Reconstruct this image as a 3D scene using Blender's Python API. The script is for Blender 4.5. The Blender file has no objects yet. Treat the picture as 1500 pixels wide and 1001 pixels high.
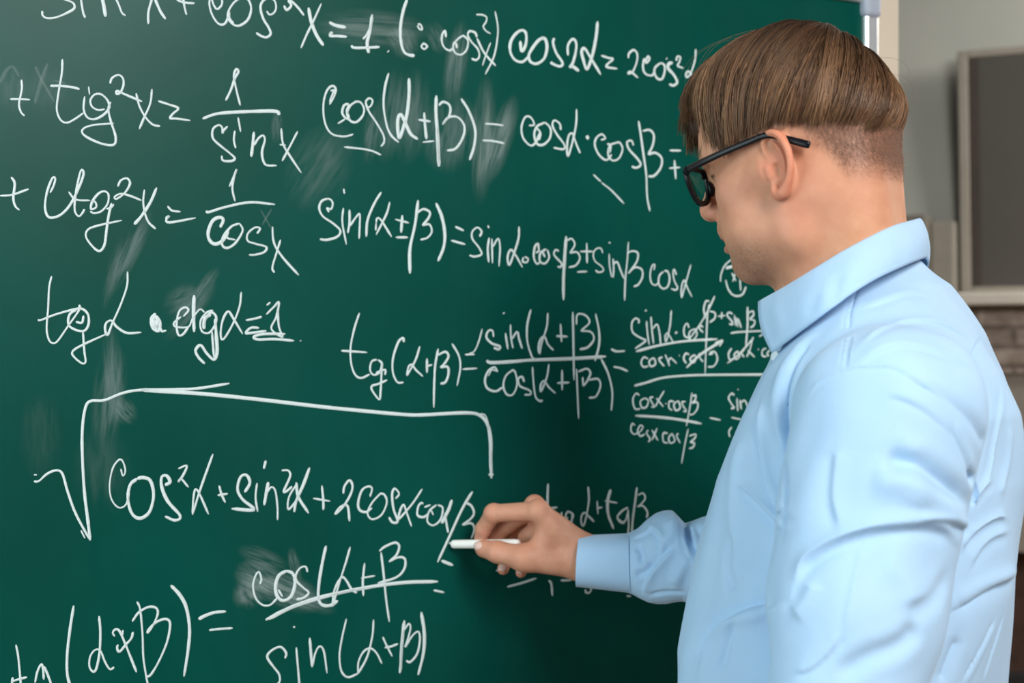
import bpy, bmesh, math, random
import numpy as np
from mathutils import Vector, Matrix
from mathutils.bvhtree import BVHTree

random.seed(7)
rng = np.random.default_rng(7)
C = bpy.context.scene.collection

# ------------------------------------------------------------------ camera
ZC = 1.50                      # camera height
FPX = 2083.33                  # 50 mm lens on 36 mm at 1500 px
cam_d = bpy.data.cameras.new('camera')
cam_d.lens = 50.0
cam_d.sensor_width = 36.0
cam_d.clip_start = 0.05
cam_d.dof.use_dof = True
cam_d.dof.focus_distance = 1.52
cam_d.dof.aperture_fstop = 4.8
cam = bpy.data.objects.new('camera', cam_d)
C.objects.link(cam)
cam.location = (0, 0, ZC)
cam.rotation_euler = (math.radians(90), 0, 0)
bpy.context.scene.camera = cam

# ------------------------------------------------------------------ world, lights, exposure
sc = bpy.context.scene
sc.view_settings.view_transform = 'Standard'
sc.view_settings.look = 'None'
sc.view_settings.gamma = 1.0
sc.view_settings.exposure = 0.09
world = bpy.data.worlds.new('world')
sc.world = world
world.use_nodes = True
world.node_tree.nodes['Background'].inputs[0].default_value = (0.86, 0.93, 1.0, 1)
world.node_tree.nodes['Background'].inputs[1].default_value = 0.095


def area(name, loc, target, sx, sy, power, col):
    d = bpy.data.lights.new(name, 'AREA')
    d.shape = 'RECTANGLE'
    d.size, d.size_y, d.energy, d.color = sx, sy, power, col
    o = bpy.data.objects.new(name, d)
    C.objects.link(o)
    o.location = loc
    o.rotation_euler = (Vector(target) - Vector(loc)).to_track_quat('-Z', 'Y').to_euler()
    return o


area('soft_key', (1.60, -1.75, 2.75), (0.25, 1.5, 1.45), 1.05, 0.95, 56, (0.98, 0.98, 0.97))  # unseen soft key lamp behind the camera; no window is built
area('ceiling_panel', (1.05, -0.35, 2.92), (0.25, 1.5, 1.40), 0.7, 0.7, 43, (1.0, 0.96, 0.91))
area('side_fill', (-1.60, 0.35, 1.65), (-0.10, 1.75, 1.35), 1.0, 1.5, 31, (0.78, 0.95, 1.0))  # fill added for the chest and the board's left end, no window built there
area('far_room_fill', (2.6, 2.9, 2.75), (2.2, 3.6, 1.0), 0.8, 0.8, 52, (1.0, 0.95, 0.88))  # added to brighten the far wall, no such lamp in view


# ------------------------------------------------------------------ small helpers
def W(px, py, Y):
    """the point at depth Y in front of the camera seen at a photo pixel"""
    return np.array([(px - 750.0) / FPX * Y, Y, ZC - (py - 500.5) / FPX * Y])


def link(o, parent=None):
    C.objects.link(o)
    if parent is not None:
        o.parent = parent
    return o


def mesh_obj(name, verts, faces, mat, parent=None, smooth=True):
    me = bpy.data.meshes.new(name)
    verts = np.asarray(verts, dtype=np.float64)
    me.from_pydata(verts.tolist(), [], [tuple(f) for f in faces])
    fast_finish(me, mat, smooth)
    return link(bpy.data.objects.new(name, me), parent)


def fast_finish(me, mat, smooth):
    if mat is not None:
        me.materials.append(mat)
    me.polygons.foreach_set('use_smooth', np.full(len(me.polygons), smooth, dtype=bool))
    me.update()


def quad_obj(name, verts, quads, mat, parent=None, smooth=True, col=None):
    """fast numpy builder for quad meshes"""
    verts = np.ascontiguousarray(verts, dtype=np.float32)
    quads = np.ascontiguousarray(quads, dtype=np.int32)
    me = bpy.data.meshes.new(name)
    me.vertices.add(len(verts))
    me.vertices.foreach_set('co', verts.ravel())
    me.loops.add(quads.size)
    me.loops.foreach_set('vertex_index', quads.ravel())
    me.polygons.add(len(quads))
    me.polygons.foreach_set('loop_start', np.arange(0, quads.size, quads.shape[1], dtype=np.int32))
    me.update(calc_edges=True)
    if col is not None:
        a = me.color_attributes.new('Col', 'FLOAT_COLOR', 'POINT')
        c4 = np.ones((len(verts), 4), dtype=np.float32)
        c4[:, :col.shape[1]] = col
        a.data.foreach_set('color', c4.ravel())
    fast_finish(me, mat, smooth)
    return link(bpy.data.objects.new(name, me), parent)


def tagthing(o, label, cat, group=None):
    o['label'] = label
    o['category'] = cat
    if group:
        o['group'] = group
    return o


def empty(name, loc, label=None, cat=None, group=None):
    o = bpy.data.objects.new(name, None)
    o.empty_display_size = 0.05
    C.objects.link(o)
    o.location = loc
    if label:
        tagthing(o, label, cat, group)
    return o


def adopt(o, parent):
    """parent o without moving it (parents here are unrotated empties)"""
    o.parent = parent
    o.matrix_parent_inverse = Matrix.Translation(-Vector(parent.location))
    return o


def box_mesh(name, lo, hi, mat, parent=None, bevel=0.0, frame=None, seg=2):
    """box from lo to hi in a local frame (origin, ex, ey, ez)"""
    bm = bmesh.new()
    bmesh.ops.create_cube(bm, size=1.0)
    lo, hi = np.array(lo, float), np.array(hi, float)
    for v in bm.verts:
        v.co = Vector((lo + hi) / 2 + np.array(v.co) * (hi - lo))
    if bevel:
        bmesh.ops.bevel(bm, geom=bm.edges[:], offset=bevel, segments=seg, profile=0.5, affect='EDGES')
    if frame is not None:
        o_, ex, ey, ez = [np.array(q, float) for q in frame]
        for v in bm.verts:
            c = np.array(v.co)
            v.co = Vector(o_ + c[0] * ex + c[1] * ey + c[2] * ez)
    bmesh.ops.recalc_face_normals(bm, faces=bm.faces[:])
    me = bpy.data.meshes.new(name)
    bm.to_mesh(me)
    bm.free()
    fast_finish(me, mat, False)
    return link(bpy.data.objects.new(name, me), parent)


def catmull(pts, n=6):
    P = np.asarray(pts, float)
    if len(P) < 3:
        t = np.linspace(0, 1, n + 1)[:, None]
        return P[0] * (1 - t) + P[-1] * t if len(P) == 2 else P
    Q = np.vstack([2 * P[0] - P[1], P, 2 * P[-1] - P[-2]])
    out = []
    t = np.linspace(0, 1, n, endpoint=False)[:, None]
    for i in range(1, len(Q) - 2):
        a, b, c, d = Q[i - 1], Q[i], Q[i + 1], Q[i + 2]
        out.append(0.5 * (2 * b + (c - a) * t + (2 * a - 5 * b + 4 * c - d) * t ** 2 + (3 * b - a - 3 * c + d) * t ** 3))
    out.append(Q[-2:-1])
    return np.vstack(out)


def tube(path, radii, nseg=10, flat=None, up=(0, 0, 1), cap=True):
    """tube of given radii along a path; flat = (sideways, upward) scale of the section"""
    P = np.asarray(path, float)
    n = len(P)
    R = np.full(n, radii, float) if np.isscalar(radii) else np.asarray(radii, float)
    T = np.gradient(P, axis=0)
    T /= np.linalg.norm(T, axis=1)[:, None] + 1e-12
    upv = np.array(up, float)
    S = np.cross(T, upv)
    S /= np.linalg.norm(S, axis=1)[:, None] + 1e-12
    N = np.cross(S, T)
    a = np.linspace(0, 2 * np.pi, nseg, endpoint=False)
    fs, fn = flat if flat else (1, 1)
    V = P[:, None, :] + R[:, None, None] * (np.cos(a)[None, :, None] * S[:, None, :] * fs + np.sin(a)[None, :, None] * N[:, None, :] * fn)
    V = V.reshape(-1, 3)
    F = []
    for i in range(n - 1):
        for j in range(nseg):
            k = (j + 1) % nseg
            F.append((i * nseg + j, i * nseg + k, (i + 1) * nseg + k, (i + 1) * nseg + j))
    if cap:
        F.append(tuple(range(nseg))[::-1])
        F.append(tuple((n - 1) * nseg + j for j in range(nseg)))
    return V, F


def join_parts(parts):
    V, F, o = [], [], 0
    for v, f in parts:
        V.append(np.asarray(v))
        F += [tuple(i + o for i in q) for q in f]
        o += len(v)
    return np.vstack(V), F


# ------------------------------------------------------------------ materials
def mat_new(name):
    m = bpy.data.materials.new(name)
    m.use_nodes = True
    nt = m.node_tree
    return m, nt, nt.nodes['Principled BSDF']


def node(nt, typ, **kw):
    n = nt.nodes.new(typ)
    for k, v in kw.items():
        setattr(n, k, v)
    return n


def setin(n, **kw):
    for k, v in kw.items():
        n.inputs[k.replace('_', ' ')].default_value = v


def noise(nt, scale, detail=4.0, coord='Object', stretch=None, rough=0.55):
    tc = node(nt, 'ShaderNodeTexCoord')
    mp = node(nt, 'ShaderNodeMapping')
    nt.links.new(tc.outputs[coord], mp.inputs['Vector'])
    if stretch:
        mp.inputs['Scale'].default_value = stretch
    n = node(nt, 'ShaderNodeTexNoise')
    n.inputs['Scale'].default_value = scale
    n.inputs['Detail'].default_value = detail
    n.inputs['Roughness'].default_value = rough
    nt.links.new(mp.outputs[0], n.inputs['Vector'])
    return n


def ramp(nt, src, stops):
    r = node(nt, 'ShaderNodeValToRGB')
    e = r.color_ramp.elements
    while len(e) > 1:
        e.remove(e[-1])
    e[0].position, e[0].color = stops[0][0], (*stops[0][1], 1)
    for p, c in stops[1:]:
        q = e.new(p)
        q.color = (*c, 1)
    nt.links.new(src, r.inputs[0])
    return r


def bump(nt, bsdf, src, strength, dist=0.001):
    b = node(nt, 'ShaderNodeBump')
    b.inputs['Strength'].default_value = strength
    b.inputs['Distance'].default_value = dist
    nt.links.new(src, b.inputs['Height'])
    nt.links.new(b.outputs[0], bsdf.inputs['Normal'])
    return b


def plain(name, col, rough=0.5, metal=0.0, var=0.06, scale=30, bmp=0.0, coat=0.0):
    m, nt, b = mat_new(name)
    n = noise(nt, scale)
    c = np.array(col)
    r = ramp(nt, n.outputs[0], [(0.3, tuple(np.clip(c * (1 - var), 0, 1))), (0.7, tuple(np.clip(c * (1 + var), 0, 1)))])
    nt.links.new(r.outputs[0], b.inputs['Base Color'])
    setin(b, Roughness=rough, Metallic=metal)
    b.inputs['Coat Weight'].default_value = coat
    if bmp:
        bump(nt, b, n.outputs[0], bmp)
    return m


def make_board_mat():
    m, nt, b = mat_new('green_board_enamel')
    n = noise(nt, 5, 5)
    r = ramp(nt, n.outputs[0], [(0.3, (0.0, 0.053, 0.039)), (0.7, (0.0, 0.066, 0.051))])
    # thin wiped chalk film, streaked along the wiping direction
    s = noise(nt, 6, 8, stretch=(1.0, 1.0, 0.25), rough=0.7)
    f = ramp(nt, s.outputs[0], [(0.45, (0, 0, 0)), (0.85, (0.012, 0.012, 0.012))])
    mx = node(nt, 'ShaderNodeMixRGB')
    nt.links.new(f.outputs[0], mx.inputs[0])
    nt.links.new(r.outputs[0], mx.inputs[1])
    mx.inputs[2].default_value = (0.30, 0.42, 0.38, 1)
    nt.links.new(mx.outputs[0], b.inputs['Base Color'])
    setin(b, Roughness=0.34)
    b.inputs['Specular IOR Level'].default_value = 0.11
    fine = noise(nt, 900, 2)
    bump(nt, b, fine.outputs[0], 0.05, 0.0004)
    return m


def make_chalk_mat(soft=False):
    m, nt, b = mat_new('chalk_dust' if soft else 'chalk_line')
    setin(b, Roughness=0.95)
    b.inputs['Specular IOR Level'].default_value = 0.1
    b.inputs['Base Color'].default_value = (0.50, 0.60, 0.57, 1) if soft else (0.70, 0.79, 0.78, 1)
    g = noise(nt, 1500, 2, rough=0.6)
    if soft:
        at = node(nt, 'ShaderNodeAttribute', attribute_name='Col')
        cr = ramp(nt, g.outputs[0], [(0.30, (0.55, 0.55, 0.55)), (0.65, (1, 1, 1))])
        mu = node(nt, 'ShaderNodeMath', operation='MULTIPLY')
        nt.links.new(at.outputs['Fac'], mu.inputs[0])
        nt.links.new(cr.outputs[0], mu.inputs[1])
        nt.links.new(mu.outputs[0], b.inputs['Alpha'])
    else:
        cr = ramp(nt, g.outputs[0], [(0.28, (0.35, 0.35, 0.35)), (0.45, (0.93, 0.93, 0.93))])
        nt.links.new(cr.outputs[0], b.inputs['Alpha'])
    return m


def make_skin_mat():
    m, nt, b = mat_new('skin')
    at = node(nt, 'ShaderNodeAttribute', attribute_name='Col')
    n1 = noise(nt, 55, 4)
    n2 = noise(nt, 420, 3)
    r1 = ramp(nt, n1.outputs[0], [(0.3, (0.94, 0.88, 0.86)), (0.7, (1.05, 1.06, 1.06))])
    mx = node(nt, 'ShaderNodeMixRGB', blend_type='MULTIPLY')
    mx.inputs[0].default_value = 1.0
    nt.links.new(at.outputs['Color'], mx.inputs[1])
    nt.links.new(r1.outputs[0], mx.inputs[2])
    nt.links.new(mx.outputs[0], b.inputs['Base Color'])
    setin(b, Roughness=0.52)
    b.inputs['Specular IOR Level'].default_value = 0.32
    b.inputs['Subsurface Weight'].default_value = 0.12
    b.inputs['Subsurface Radius'].default_value = (0.9, 0.35, 0.2)
    b.inputs['Subsurface Scale'].default_value = 0.0022
    bump(nt, b, n2.outputs[0], 0.16, 0.0006)
    return m


def make_hair_mat():
    m, nt, b = mat_new('hair_brown')
    at = node(nt, 'ShaderNodeAttribute', attribute_name='Col')
    nt.links.new(at.outputs['Color'], b.inputs['Base Color'])
    setin(b, Roughness=0.42)
    b.inputs['Specular IOR Level'].default_value = 0.38
    return m


def make_shirt_mat(name='shirt_cotton', k=1.0):
    m, nt, b = mat_new(name)
    n = noise(nt, 18, 3)
    r = ramp(nt, n.outputs[0], [(0.3, (0.395 * k, 0.590 * k, 0.815 * k)), (0.7, (0.420 * k, 0.620 * k, 0.840 * k))])
    nt.links.new(r.outputs[0], b.inputs['Base Color'])
    setin(b, Roughness=0.72)
    b.inputs['Specular IOR Level'].default_value = 0.25
    b.inputs['Sheen Weight'].default_value = 0.12
    w = noise(nt, 700, 2, stretch=(1, 1, 0.35))
    f = noise(nt, 26, 4, rough=0.6)
    ad = node(nt, 'ShaderNodeMath', operation='MULTIPLY_ADD')
    nt.links.new(f.outputs[0], ad.inputs[0])
    ad.inputs[1].default_value = 2.2
    nt.links.new(w.outputs[0], ad.inputs[2])
    bump(nt, b, ad.outputs[0], 0.22, 0.0012)
    return m


def make_brick_mat():
    m, nt, b = mat_new('stone_courses')
    tc = node(nt, 'ShaderNodeTexCoord')
    br = node(nt, 'ShaderNodeTexBrick')
    nt.links.new(tc.outputs['Object'], br.inputs['Vector'])
    mp = node(nt, 'ShaderNodeMapping')
    mp.inputs['Rotation'].default_value = (math.radians(90), 0, 0)
    nt.links.new(tc.outputs['Object'], mp.inputs['Vector'])
    nt.links.new(mp.outputs[0], br.inputs['Vector'])
    br.inputs['Color1'].default_value = (0.46, 0.40, 0.35, 1)
    br.inputs['Color2'].default_value = (0.33, 0.27, 0.23, 1)
    br.inputs['Mortar'].default_value = (0.20, 0.165, 0.14, 1)
    br.inputs['Scale'].default_value = 1.0
    br.inputs['Mortar Size'].default_value = 0.008
    br.inputs['Brick Width'].default_value = 0.19
    br.inputs['Row Height'].default_value = 0.055
    n = noise(nt, 22, 5)
    r = ramp(nt, n.outputs[0], [(0.3, (0.6, 0.55, 0.5)), (0.7, (1.25, 1.25, 1.25))])
    mx = node(nt, 'ShaderNodeMixRGB', blend_type='MULTIPLY')
    mx.inputs[0].default_value = 1
    nt.links.new(br.outputs['Color'], mx.inputs[1])
    nt.links.new(r.outputs[0], mx.inputs[2])
    nt.links.new(mx.outputs[0], b.inputs['Base Color'])
    setin(b, Roughness=0.85)
    return m


M_BOARD = make_board_mat()
M_CHALK = make_chalk_mat()
M_DUST = make_chalk_mat(True)
M_SKIN = make_skin_mat()
M_HAIR = make_hair_mat()
M_SHIRT = make_shirt_mat()
M_BRICK = make_brick_mat()
M_ALU = plain('brushed_aluminium', (0.80, 0.82, 0.84), 0.34, 0.75, 0.03, 60)
M_CORNER = plain('grey_corner_plastic', (0.34, 0.38, 0.46), 0.5, 0, 0.04)
M_WALL_BEIGE = plain('beige_wall_paint', (0.60, 0.52, 0.42), 0.8, 0, 0.03, 8)
M_WALL_GREY = plain('grey_wall_paint', (0.42, 0.43, 0.385), 0.85, 0, 0.05, 3)
M_FLOOR = plain('oak_floor', (0.30, 0.20, 0.12), 0.5, 0, 0.25, 6)
M_PALE = plain('pale_painted_wood', (0.57, 0.53, 0.46), 0.6, 0, 0.04, 12)
M_FRAME = plain('taupe_frame', (0.29, 0.265, 0.22), 0.6, 0, 0.06, 12)
M_DARKEDGE = plain('dark_brown_edge', (0.045, 0.034, 0.027), 0.6, 0, 0.1, 12)
M_PANEL = plain('dark_grey_panel', (0.070, 0.064, 0.055), 0.55, 0, 0.05, 4)
M_TAUPE = plain('taupe_cabinet', (0.155, 0.140, 0.115), 0.7, 0, 0.08, 6)
M_FIRE = plain('sooty_red_brick', (0.11, 0.058, 0.042), 0.9, 0, 0.3, 16)
M_GRATE = plain('iron_grate', (0.03, 0.03, 0.032), 0.6, 0.5, 0.1)
M_HEARTH = plain('tan_hearth_stone', (0.36, 0.27, 0.19), 0.7, 0, 0.1)
M_BLACK = plain('black_acetate', (0.006, 0.006, 0.008), 0.30, 0, 0.05, 40)
M_BLACK.node_tree.nodes['Principled BSDF'].inputs['Specular IOR Level'].default_value = 0.22
M_STICK = plain('white_chalk', (0.86, 0.85, 0.80), 0.9, 0, 0.03, 80, 0.1)
M_BUTTON = plain('pearl_button', (0.66, 0.74, 0.80), 0.25, 0, 0.04, 80)
M_TROUSER = plain('navy_cloth', (0.02, 0.025, 0.045), 0.85, 0, 0.1, 60)
M_SHOE = plain('black_leather', (0.012, 0.010, 0.009), 0.35, 0, 0.1)
M_EYE = plain('eye_white', (0.72, 0.68, 0.64), 0.15, 0, 0.02)
M_NAIL = plain('fingernail', (0.74, 0.50, 0.42), 0.25, 0, 0.03, 200)


def make_lens_mat():
    m = bpy.data.materials.new('clear_lens')
    m.use_nodes = True
    nt = m.node_tree
    nt.nodes.clear()
    out = node(nt, 'ShaderNodeOutputMaterial')
    tr = node(nt, 'ShaderNodeBsdfTransparent')
    tr.inputs[0].default_value = (0.93, 0.96, 0.94, 1)
    gl = node(nt, 'ShaderNodeBsdfGlossy')
    gl.inputs['Roughness'].default_value = 0.03
    fr = node(nt, 'ShaderNodeFresnel')
    fr.inputs[0].default_value = 1.5
    mx = node(nt, 'ShaderNodeMixShader')
    ge = node(nt, 'ShaderNodeNewGeometry')
    inv = node(nt, 'ShaderNodeMath', operation='SUBTRACT')
    inv.inputs[0].default_value = 1.0
    nt.links.new(ge.outputs['Backfacing'], inv.inputs[1])
    mu = node(nt, 'ShaderNodeMath', operation='MULTIPLY')
    nt.links.new(fr.outputs[0], mu.inputs[0])
    nt.links.new(inv.outputs[0], mu.inputs[1])
    nt.links.new(mu.outputs[0], mx.inputs[0])
    nt.links.new(tr.outputs[0], mx.inputs[1])
    nt.links.new(gl.outputs[0], mx.inputs[2])
    nt.links.new(mx.outputs[0], out.inputs[0])
    return m


M_LENS = make_lens_mat()

# ------------------------------------------------------------------ setting: board wall, far room
BD = np.array([0.8895, 0.4569, 0.0])           # direction along the board, to the right
BN = np.array([0.4569, -0.8895, 0.0])          # board normal, towards the room
B0 = W(661, 500.5, 1.85)
B0[2] = 0.0
UPV = np.array([0, 0, 1.0])


def on_board(px, py, off=0.0):
    d = np.array([(px - 750.0) / FPX, 1.0, -(py - 500.5) / FPX])
    o = B0 + BN * off
    t = (o @ BN) / (d @ BN)
    return np.array([0, 0, ZC]) + d * t


def board_st(px, py):
    p = on_board(px, py)
    return (p - B0) @ BD, p[2]


bx1, bz1 = board_st(1263, 5)
bx0 = -1.25
bz0 = bz1 - 1.30
BF = (B0, BD, -BN, UPV)                         # local frame: x along, y into the wall, z up

wall_end = None
for s in np.linspace(0.5, 1.2, 3000):
    p = B0 + BD * s - BN * 0.035
    if 750 + FPX * p[0] / p[1] >= 1316:
        wall_end = s
        break

o = box_mesh('wall_back', (-3.2, 0.035, 0.0), (wall_end, 0.155, 2.9), M_WALL_BEIGE, frame=BF)
o['kind'] = 'structure'
o = box_mesh('floor', (-4.0, -3.5, -0.06), (5.5, 7.5, 0.0), M_FLOOR)
o['kind'] = 'structure'

# far room frame: origin on the far wall at the mirror's left edge
FX = np.array([0.905, -0.425, 0.0])
FN = np.array([-0.425, -0.905, 0.0])           # towards the camera
F0 = W(1418, 500.5, 4.3)
F0[2] = 0.0
FF = (F0, FX, -FN, UPV)
o = box_mesh('wall_far', (-1.9, 0.0, 0.0), (2.2, 0.1, 2.9), M_WALL_GREY, frame=FF)
o['kind'] = 'structure'


def far_xz(px, py, off=0.0):
    d = np.array([(px - 750.0) / FPX, 1.0, -(py - 500.5) / FPX])
    t = ((F0 + FN * off) @ FN) / (d @ FN)
    p = np.array([0, 0, ZC]) + d * t
    return (p - F0) @ FX, p[2]


# framed dark panel hung above the mantel, tilted forward
mx0, mz1 = far_xz(1404, 78, 0.08)
_, mz0 = far_xz(1404, 430, 0.08)
mirror = empty('framed_panel', F0 + FN * 0.03 + np.array([0, 0, mz0]), 'dark grey panel in a pale frame hung above the stone mantelpiece', 'framed panel')
tilt = math.radians(6.5)
mup = np.array([0, 0, 1]) * math.cos(tilt) + FN * math.sin(tilt)
mfn = np.cross(FX, mup)
MF = (F0 + FN * 0.03 + np.array([0, 0, mz0]), FX, mfn, mup)
mh = (mz1 - mz0) / math.cos(tilt)
mw = 1.05
for nm, lo, hi in (('frame_side', (mx0, -0.035, 0), (mx0 + 0.030, 0.0, mh)),
                   ('frame_side', (mx0 + mw - 0.045, -0.035, 0), (mx0 + mw, 0.0, mh)),
                   ('frame_rail', (mx0 + 0.030, -0.035, mh - 0.022), (mx0 + mw - 0.045, 0.0, mh)),
                   ('frame_rail', (mx0 + 0.030, -0.035, 0), (mx0 + mw - 0.045, 0.0, 0.02))):
    adopt(box_mesh(nm, lo, hi, M_FRAME, frame=MF, bevel=0.004), mirror)
o = adopt(box_mesh('inner_edge', (mx0 + 0.030, -0.034, 0.02), (mx0 + 0.060, -0.003, mh - 0.022), M_DARKEDGE, frame=MF), mirror)
o['label'] = 'dark brown inner edge'
adopt(box_mesh('panel', (mx0 + 0.060, -0.024, 0.02), (mx0 + mw - 0.045, -0.003, mh - 0.022), M_PANEL, frame=MF), mirror)

# fireplace below it
fire = empty('fireplace', F0 + FN * 0.0, 'pale fireplace with stone courses under a light mantel shelf', 'fireplace')
_, sh1 = far_xz(1460, 428, 0.30)
_, sh0 = far_xz(1460, 447, 0.30)
_, st0 = far_xz(1475, 547, 0.22)
_, op1 = far_xz(1490, 810, 0.22)
fx0 = far_xz(1400, 440, 0.28)[0]
adopt(box_mesh('mantel_shelf', (fx0, -0.30, sh0), (fx0 + 1.5, 0.0, sh1), M_PALE, frame=FF, bevel=0.006), fire)
adopt(box_mesh('stone_band', (fx0 + 0.03, -0.22, st0), (fx0 + 1.47, 0.0, sh0), M_BRICK, frame=FF), fire)
adopt(box_mesh('surround', (fx0 + 0.03, -0.20, op1), (fx0 + 1.47, 0.0, st0), plain('greige_surround', (0.27, 0.24, 0.20), 0.75), frame=FF), fire)
adopt(box_mesh('surround', (fx0 + 0.03, -0.20, 0.0), (fx0 + 0.10, 0.0, op1), bpy.data.materials['greige_surround'], frame=FF), fire)
adopt(box_mesh('surround', (fx0 + 1.20, -0.20, 0.0), (fx0 + 1.47, 0.0, op1), bpy.data.materials['greige_surround'], frame=FF), fire)
o = adopt(box_mesh('firebox_back', (fx0 + 0.10, -0.03, 0.0), (fx0 + 1.20, -0.002, op1), M_FIRE, frame=FF), fire)
o['label'] = 'sooty red brick inside of the firebox'
gr = adopt(box_mesh('grate', (fx0 + 0.12, -0.19, 0.47), (fx0 + 1.18, -0.15, 0.55), M_GRATE, frame=FF, bevel=0.004), fire)
adopt(box_mesh('hearth', (fx0 + 0.10, -0.19, 0.0), (fx0 + 1.20, -0.03, 0.42), M_HEARTH, frame=FF, bevel=0.004), fire)

# taupe cabinet standing against the far wall, left of the fireplace
cx0, cz1 = far_xz(1300, 316, 0.18)
cx1 = far_xz(1356, 316, 0.18)[0]
cx2, cz2 = far_xz(1398, 324, 0.10)
cab = empty('cabinet', F0 + FX * (cx0 + cx1) / 2, 'taupe upright cabinet against the grey wall left of the fireplace', 'cabinet')
adopt(box_mesh('carcass', (cx0, -0.18, 0.0), (cx1, -0.003, cz1), M_TAUPE, frame=FF, bevel=0.006), cab)
adopt(box_mesh('side_unit', (cx1 + 0.001, -0.10, 0.0), (cx2, -0.003, cz2), plain('taupe_light', (0.235, 0.215, 0.180), 0.7), frame=FF, bevel=0.006), cab)

# ------------------------------------------------------------------ chalkboard
board = empty('chalkboard', B0 + BD * (bx0 + bx1) / 2 + UPV * bz0, 'green chalkboard covered in white handwritten trigonometry formulas', 'chalkboard')
adopt(box_mesh('writing_surface', (bx0, 0.0, bz0), (bx1, 0.012, bz1), M_BOARD, frame=BF), board)
fw = 0.026
adopt(box_mesh('frame_rail', (bx1, -0.009, bz0 - fw), (bx1 + fw, 0.034, bz1 + fw), M_ALU, frame=BF, bevel=0.004), board)
adopt(box_mesh('frame_rail', (bx0 - fw, -0.009, bz0 - fw), (bx0, 0.034, bz1 + fw), M_ALU, frame=BF, bevel=0.004), board)
adopt(box_mesh('frame_rail', (bx0, -0.009, bz1), (bx1, 0.034, bz1 + fw), M_ALU, frame=BF, bevel=0.004), board)
adopt(box_mesh('frame_rail', (bx0, -0.009, bz0 - fw), (bx1, 0.034, bz0), M_ALU, frame=BF, bevel=0.004), board)
for (xa, xb, za, zb) in ((bx1 - 0.004, bx1 + fw + 0.003, bz1 - 0.022, bz1 + fw + 0.003), (bx0 - fw - 0.003, bx0 + 0.004, bz1 - 0.022, bz1 + fw + 0.003),
                         (bx1 - 0.004, bx1 + fw + 0.003, bz0 - fw - 0.003, bz0 + 0.022), (bx0 - fw - 0.003, bx0 + 0.004, bz0 - fw - 0.003, bz0 + 0.022)):
    o = adopt(box_mesh('corner_cap', (xa, -0.014, za), (xb, 0.034, zb), M_CORNER, frame=BF, bevel=0.008, seg=3), board)
    o['label'] = 'blue grey plastic corner cap'

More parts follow.
